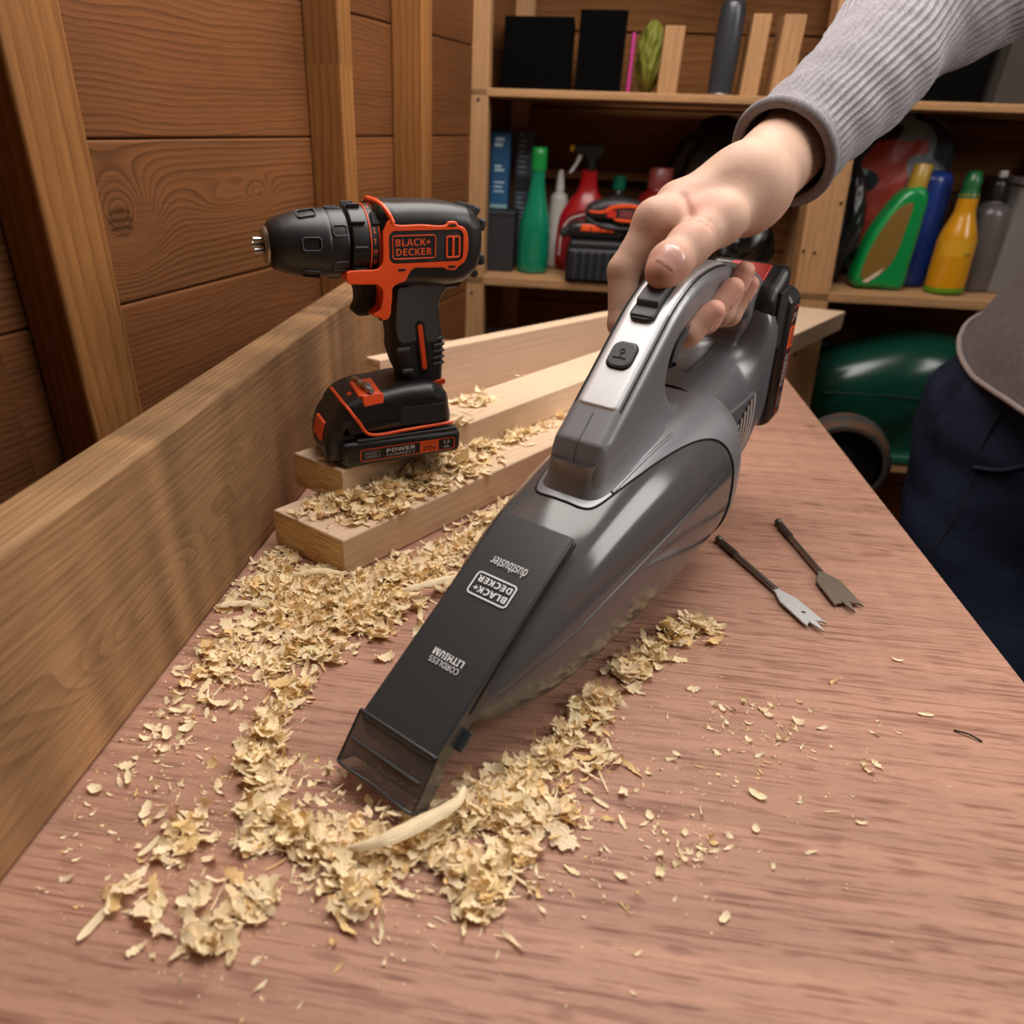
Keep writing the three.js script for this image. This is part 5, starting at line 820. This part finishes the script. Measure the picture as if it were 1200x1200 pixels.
const variants = [[1, 0.34, 1.2, 0.8], [1, 0.22, 2.0, 1.4], [1, 0.42, 0.9, 0.6], [1, 0.15, 1.3, 2.0], [1, 0.4, 1.9, -0.8], [1, 0.09, 0.6, 1.0], [1, 0.30, 3.4, 0.5], [1, 0.28, 0.5, -1.1], [1, 0.12, 2.4, 0.6]].map((a, i) => shavingGeo(...a, i + 1));
const gauss = () => { let a = 0; for (let i = 0; i < 4; i++) a += rnd(); return (a - 2) * 0.87; };
const SPOTS = {
  pile: [[-0.216,-0.417,0.015,120],[-0.187,-0.411,0.020,300],[-0.166,-0.426,0.020,340],[-0.134,-0.432,0.020,300],[-0.111,-0.448,0.019,240],[-0.088,-0.471,0.018,200],[-0.069,-0.508,0.019,190],[-0.053,-0.556,0.017,120],[-0.037,-0.593,0.013,70],[-0.166,-0.389,0.020,200],[-0.139,-0.404,0.019,200],[-0.114,-0.408,0.015,120],[-0.194,-0.364,0.021,110],[-0.149,-0.358,0.016,120],[-0.210,-0.454,0.013,110],[-0.204,-0.340,0.018,90],[-0.206,-0.315,0.015,40],[-0.165,-0.338,0.013,60],[-0.148,-0.317,0.008,60],[-0.127,-0.386,0.015,90]],
  trail: [[-0.153,-0.294,0.008,60],[-0.151,-0.277,0.008,70],[-0.150,-0.262,0.008,90],[-0.140,-0.249,0.009,90],[-0.125,-0.224,0.010,80],[-0.111,-0.217,0.009,70],[-0.095,-0.217,0.010,90],[-0.080,-0.215,0.011,110],[-0.063,-0.217,0.011,120],[-0.050,-0.227,0.011,130],[-0.039,-0.238,0.011,110],[-0.027,-0.248,0.010,110],[-0.017,-0.255,0.010,110],[-0.005,-0.247,0.009,60],[-0.071,-0.194,0.009,80],[-0.082,-0.201,0.006,40],[-0.016,-0.201,0.009,90],[-0.009,-0.222,0.010,90],[-0.027,-0.216,0.008,60],[0.001,-0.228,0.008,50],[-0.116,-0.182,0.007,70],[-0.160,-0.216,0.011,22],[-0.167,-0.200,0.008,20],[-0.171,-0.216,0.009,20],[-0.173,-0.177,0.011,14],[-0.141,-0.200,0.019,30],[-0.137,-0.167,0.014,30],[-0.125,-0.166,0.006,40]],
  right: [[-0.003,-0.272,0.008,70],[0.011,-0.289,0.008,80],[0.022,-0.307,0.007,70],[0.035,-0.328,0.008,90],[0.043,-0.341,0.007,80],[0.060,-0.370,0.007,60],[0.075,-0.390,0.009,90],[0.095,-0.414,0.008,90],[0.111,-0.429,0.007,50],[0.122,-0.428,0.004,16],[0.006,-0.254,0.010,40],[0.017,-0.245,0.012,30],[0.035,-0.287,0.013,24],[0.040,-0.304,0.011,14]],
  loose: [[-0.201,-0.293,0.029,60],[-0.207,-0.265,0.022,40],[-0.209,-0.234,0.032,24],[-0.170,-0.252,0.032,40],[-0.179,-0.223,0.036,40],[-0.106,-0.188,0.037,40],[0.039,-0.244,0.039,40],[0.082,-0.248,0.013,40],[0.031,-0.206,0.041,30],[0.120,-0.321,0.034,40],[0.138,-0.337,0.023,40],[0.188,-0.326,0.035,20],[0.128,-0.269,0.042,16],[-0.194,-0.187,0.030,14],[-0.046,-0.190,0.027,30],[0.012,-0.266,0.025,40],[0.078,-0.294,0.032,14]],
  topA: [[-0.140,-0.520,0.012,240],[-0.110,-0.552,0.012,260],[-0.090,-0.590,0.012,240],[-0.165,-0.500,0.010,90],[-0.176,-0.509,0.016,100],[-0.152,-0.530,0.018,200],[-0.129,-0.560,0.018,260],[-0.103,-0.593,0.019,260],[-0.082,-0.638,0.018,240],[-0.056,-0.677,0.017,180],[-0.033,-0.719,0.015,120],[-0.016,-0.748,0.012,60],[-0.183,-0.485,0.012,40],[-0.122,-0.497,0.012,50],[-0.150,-0.485,0.010,30]],
  topB: [[-0.091,-0.616,0.008,40],[-0.085,-0.688,0.016,30],[-0.059,-0.780,0.020,16],[-0.176,-0.520,0.006,30],[-0.025,-0.875,0.016,10]],
};
// beams block shavings on the bench: signed distances to the near beam's long side and end
const dA = [Math.sin(34.5 * R), -Math.cos(34.5 * R)], along = (x, z, o) => (x - o[0]) * dA[0] + (z - o[1]) * dA[1], perp = (x, z, o) => (x - o[0]) * -dA[1] + (z - o[1]) * dA[0];
const A0_ = [-0.1543, -0.4443], B0_ = [-0.171, -0.501];
const onBeamA = (x, z) => { const p = perp(x, z, A0_), a = along(x, z, A0_); return p < 0.004 && p > -0.083 && a > -0.004 - Math.max(0, -p) * 0.12; };
const dummy = new THREE.Object3D(), lists = variants.map(() => []);
const singles = [];
function drop(x, z, y, size, col) {
  dummy.position.set(x, y, z); dummy.rotation.set(gauss() * 0.5, rnd() * 6.283, gauss() * 0.45); const k = size; dummy.scale.set(k, k, k * rr(0.8, 1.3)); dummy.updateMatrix();
  const v = Math.floor(rnd() * variants.length); lists[v].push([dummy.matrix.clone(), col]);
}
const tone = () => { const t = rnd(), b = rr(0.9, 1.08); return t < 0.12 ? [0.92 * b, 0.78 * b, 0.56 * b] : [b, b * rr(0.96, 1.0), b * rr(0.9, 1.0)]; };
const hmap = {};   // rough pile height so that shavings lie on one another
const pileY = (x, z, grow) => { const k = Math.round(x / 0.006) + '_' + Math.round(z / 0.006); const h = hmap[k] ?? 0; hmap[k] = h + grow; return h; };
for (const kind of Object.keys(SPOTS)) for (const [cx, cz, sd, n] of SPOTS[kind]) for (let i = 0; i < n * ({ loose: 1.4, trail: 0.85, topA: 2.2, topB: 2 }[kind] ?? 1.1); i++) {
  const wide = rnd() < 0.3 ? 1.9 : 1.15, x = cx + gauss() * sd * wide, z = cz + gauss() * sd * wide; let base = 0;
  if (kind === 'topA') { const p = perp(x, z, A0_), pb = perp(x, z, B0_); if (p > -0.001 || !onBeamA(x, z)) continue; if (pb < 0.003 && along(x, z, B0_) > 0) continue; base = 0.0336; }
  else if (kind === 'topB') { const pb = perp(x, z, B0_); if (pb > 0 || pb < -0.056 || along(x, z, B0_) < 0) continue; base = 0.0643; }
  else { if (onBeamA(x, z) || x < -0.232) continue; }
  const thin = kind === 'loose', size = thin ? (rnd() < 0.7 ? rr(0.0015, 0.004) : rr(0.004, 0.009)) : (rnd() < 0.5 ? rr(0.003, 0.008) : rr(0.008, 0.018));
  if (kind === 'topA') { const hx = along(x, z, A0_) - 0.14, hp = perp(x, z, A0_) + 0.055; base += 0.012 * Math.exp(-(hx * hx) / 0.006 - hp * hp / 0.0009) * rnd(); }
  const y = base + size * 0.10 + (thin ? 0 : pileY(x, z, size * 0.05));
  drop(x, z, Math.min(y, base + 0.008), size, tone());
}
// chips being drawn in, in the air under the nozzle
for (let i = 0; i < 90; i++) { const x = lerp(-0.125, -0.055, rnd()) + gauss() * 0.01, z = lerp(-0.262, -0.225, rnd()); drop(x, z, rr(0.001, 0.016), rr(0.003, 0.009), tone()); }
// fine dust
for (let i = 0; i < 2600; i++) {
  const spots = [...SPOTS.loose, ...SPOTS.trail, ...SPOTS.right, ...SPOTS.pile], s = spots[Math.floor(rnd() * spots.length)], x = s[0] + gauss() * (s[2] + 0.016), z = s[1] + gauss() * (s[2] + 0.016);
  if (onBeamA(x, z) || x < -0.234 || x > 0.31) continue; drop(x, z, 0.0003, rr(0.0006, 0.0018), tone());
}
{
  const t = new THREE.Group(); t.name = 'wood_shavings'; scene.add(t);
  tag(t, 'heaps and trails of pale curled wood shavings on bench and beams', 'wood shavings', null, 'stuff');
  lists.forEach((l, i) => {
    const m = new THREE.InstancedMesh(variants[i], shavMat, l.length); m.name = 'shaving_drift'; m.castShadow = m.receiveShadow = true;
    l.forEach(([mt, c], k) => { m.setMatrixAt(k, mt); m.setColorAt(k, new THREE.Color().setRGB(...c)); });
    t.add(m);
  });
}
// single flakes lying clear of the heaps
{
  const flake = (L, W, curl, s) => { const g = grid(12, 5, (u, v) => { const x = u - 0.5, w = W * Math.pow(Math.sin(Math.PI * clamp(u * 0.86 + 0.07)), 0.6) * (0.8 + 0.4 * noise(u * 4, s, 4)), y = (v - 0.5) * w; return [x * L, 0.0008 + curl * L * (x * x) + 0.25 * W * Math.pow((v - 0.5) * 2, 2) * 0.5, y + 0.1 * L * x * x]; }); return g; };
  const kinds = [flake(0.013, 0.0065, 0.5, 1), flake(0.011, 0.004, 0.8, 2), flake(0.016, 0.0045, 0.3, 3), flake(0.009, 0.006, 0.7, 4)].map((g) => { const m = new THREE.Mesh(g, shavMat); m.name = 'wood_flake'; return m; });
  const SP = [[-0.179,-0.173],[-0.171,-0.200],[-0.172,-0.216],[-0.224,-0.228],[-0.191,-0.220],[-0.211,-0.237],[-0.178,-0.201],[-0.163,-0.202],[-0.146,-0.178],[-0.158,-0.177],[-0.182,-0.162],[0.050,-0.223],[0.125,-0.283],[0.245,-0.416],[0.243,-0.364],[0.120,-0.261],[0.096,-0.210],[0.176,-0.274],[0.041,-0.264],[0.066,-0.260],[-0.209,-0.337],[-0.209,-0.288],[-0.217,-0.273],[-0.198,-0.276],[-0.207,-0.270],[-0.178,-0.297]];
  SP.forEach(([x, z], i) => {
    const o = kinds[i % 4].clone(); o.name = numbered('wood_flake'); const k = x > 0 ? rr(0.5, 0.75) : rr(0.75, 1.05);
    o.position.set(x, 0.0002, z); o.rotation.y = rnd() * 6.28; o.scale.setScalar(k); scene.add(o);
    tag(o, x > 0 ? 'small pale wood flake lying alone on the bench right of the vacuum' : 'pale wood flake lying alone on the bench near the weathered board', 'wood shaving', x > 0 ? 'loose flakes right of the vacuum' : 'loose flakes by the weathered board');
  });
  const strip = (label, pts, W, lift) => { const c = new THREE.CatmullRomCurve3(pts.map((p) => V3(p[0], p[2] ?? lift, p[1])));
    single('wood_strip', grid(40, 6, (u, v) => { const p = c.getPointAt(u), d = c.getTangentAt(u), w = W * Math.pow(Math.sin(Math.PI * clamp(u * 0.9 + 0.06)), 0.5), q = (v - 0.5) * w; return [p.x - d.z * q, p.y + 0.3 * W * (1 - Math.pow((v - 0.5) * 2, 2)) + 0.0012 * noise(u * 14, v * 3, 8), p.z + d.x * q]; }, [2, 1]), shavMat, label, 'wood shaving'); };
  strip('long curved wood strip lying on the shavings below the nozzle', [[-0.083, -0.211, 0.006], [-0.065, -0.214, 0.013], [-0.046, -0.228, 0.014], [-0.034, -0.240, 0.014], [-0.031, -0.252, 0.011]], 0.0085, 0.01);
  strip('pointed grey wood strip at the left edge of the large heap', [[-0.232, -0.386, 0.003], [-0.215, -0.392, 0.004], [-0.198, -0.392, 0.003]], 0.006, 0.003);
  strip('long straight wood strip between the near beam and the nozzle', [[-0.103, -0.420, 0.010], [-0.080, -0.435, 0.011], [-0.057, -0.452, 0.009]], 0.0075, 0.01);
  strip('thin wood strip leaning at the end of the near beam', [[-0.190, -0.430, 0.006], [-0.172, -0.434, 0.010], [-0.150, -0.438, 0.007]], 0.006, 0.01);
}
single('dark_splinter', tube([[0.255, 0.0008, -0.353], [0.262, 0.0016, -0.350], [0.268, 0.0008, -0.346]], 0.0006, 12, 6), std(0x1c1512, 0.8), 'tiny dark splinter on the bench right of the vacuum', 'splinter');

scene.traverse((o) => { if (o.isMesh) { o.castShadow = true; o.receiveShadow = true; } });
renderer.render(scene, camera);
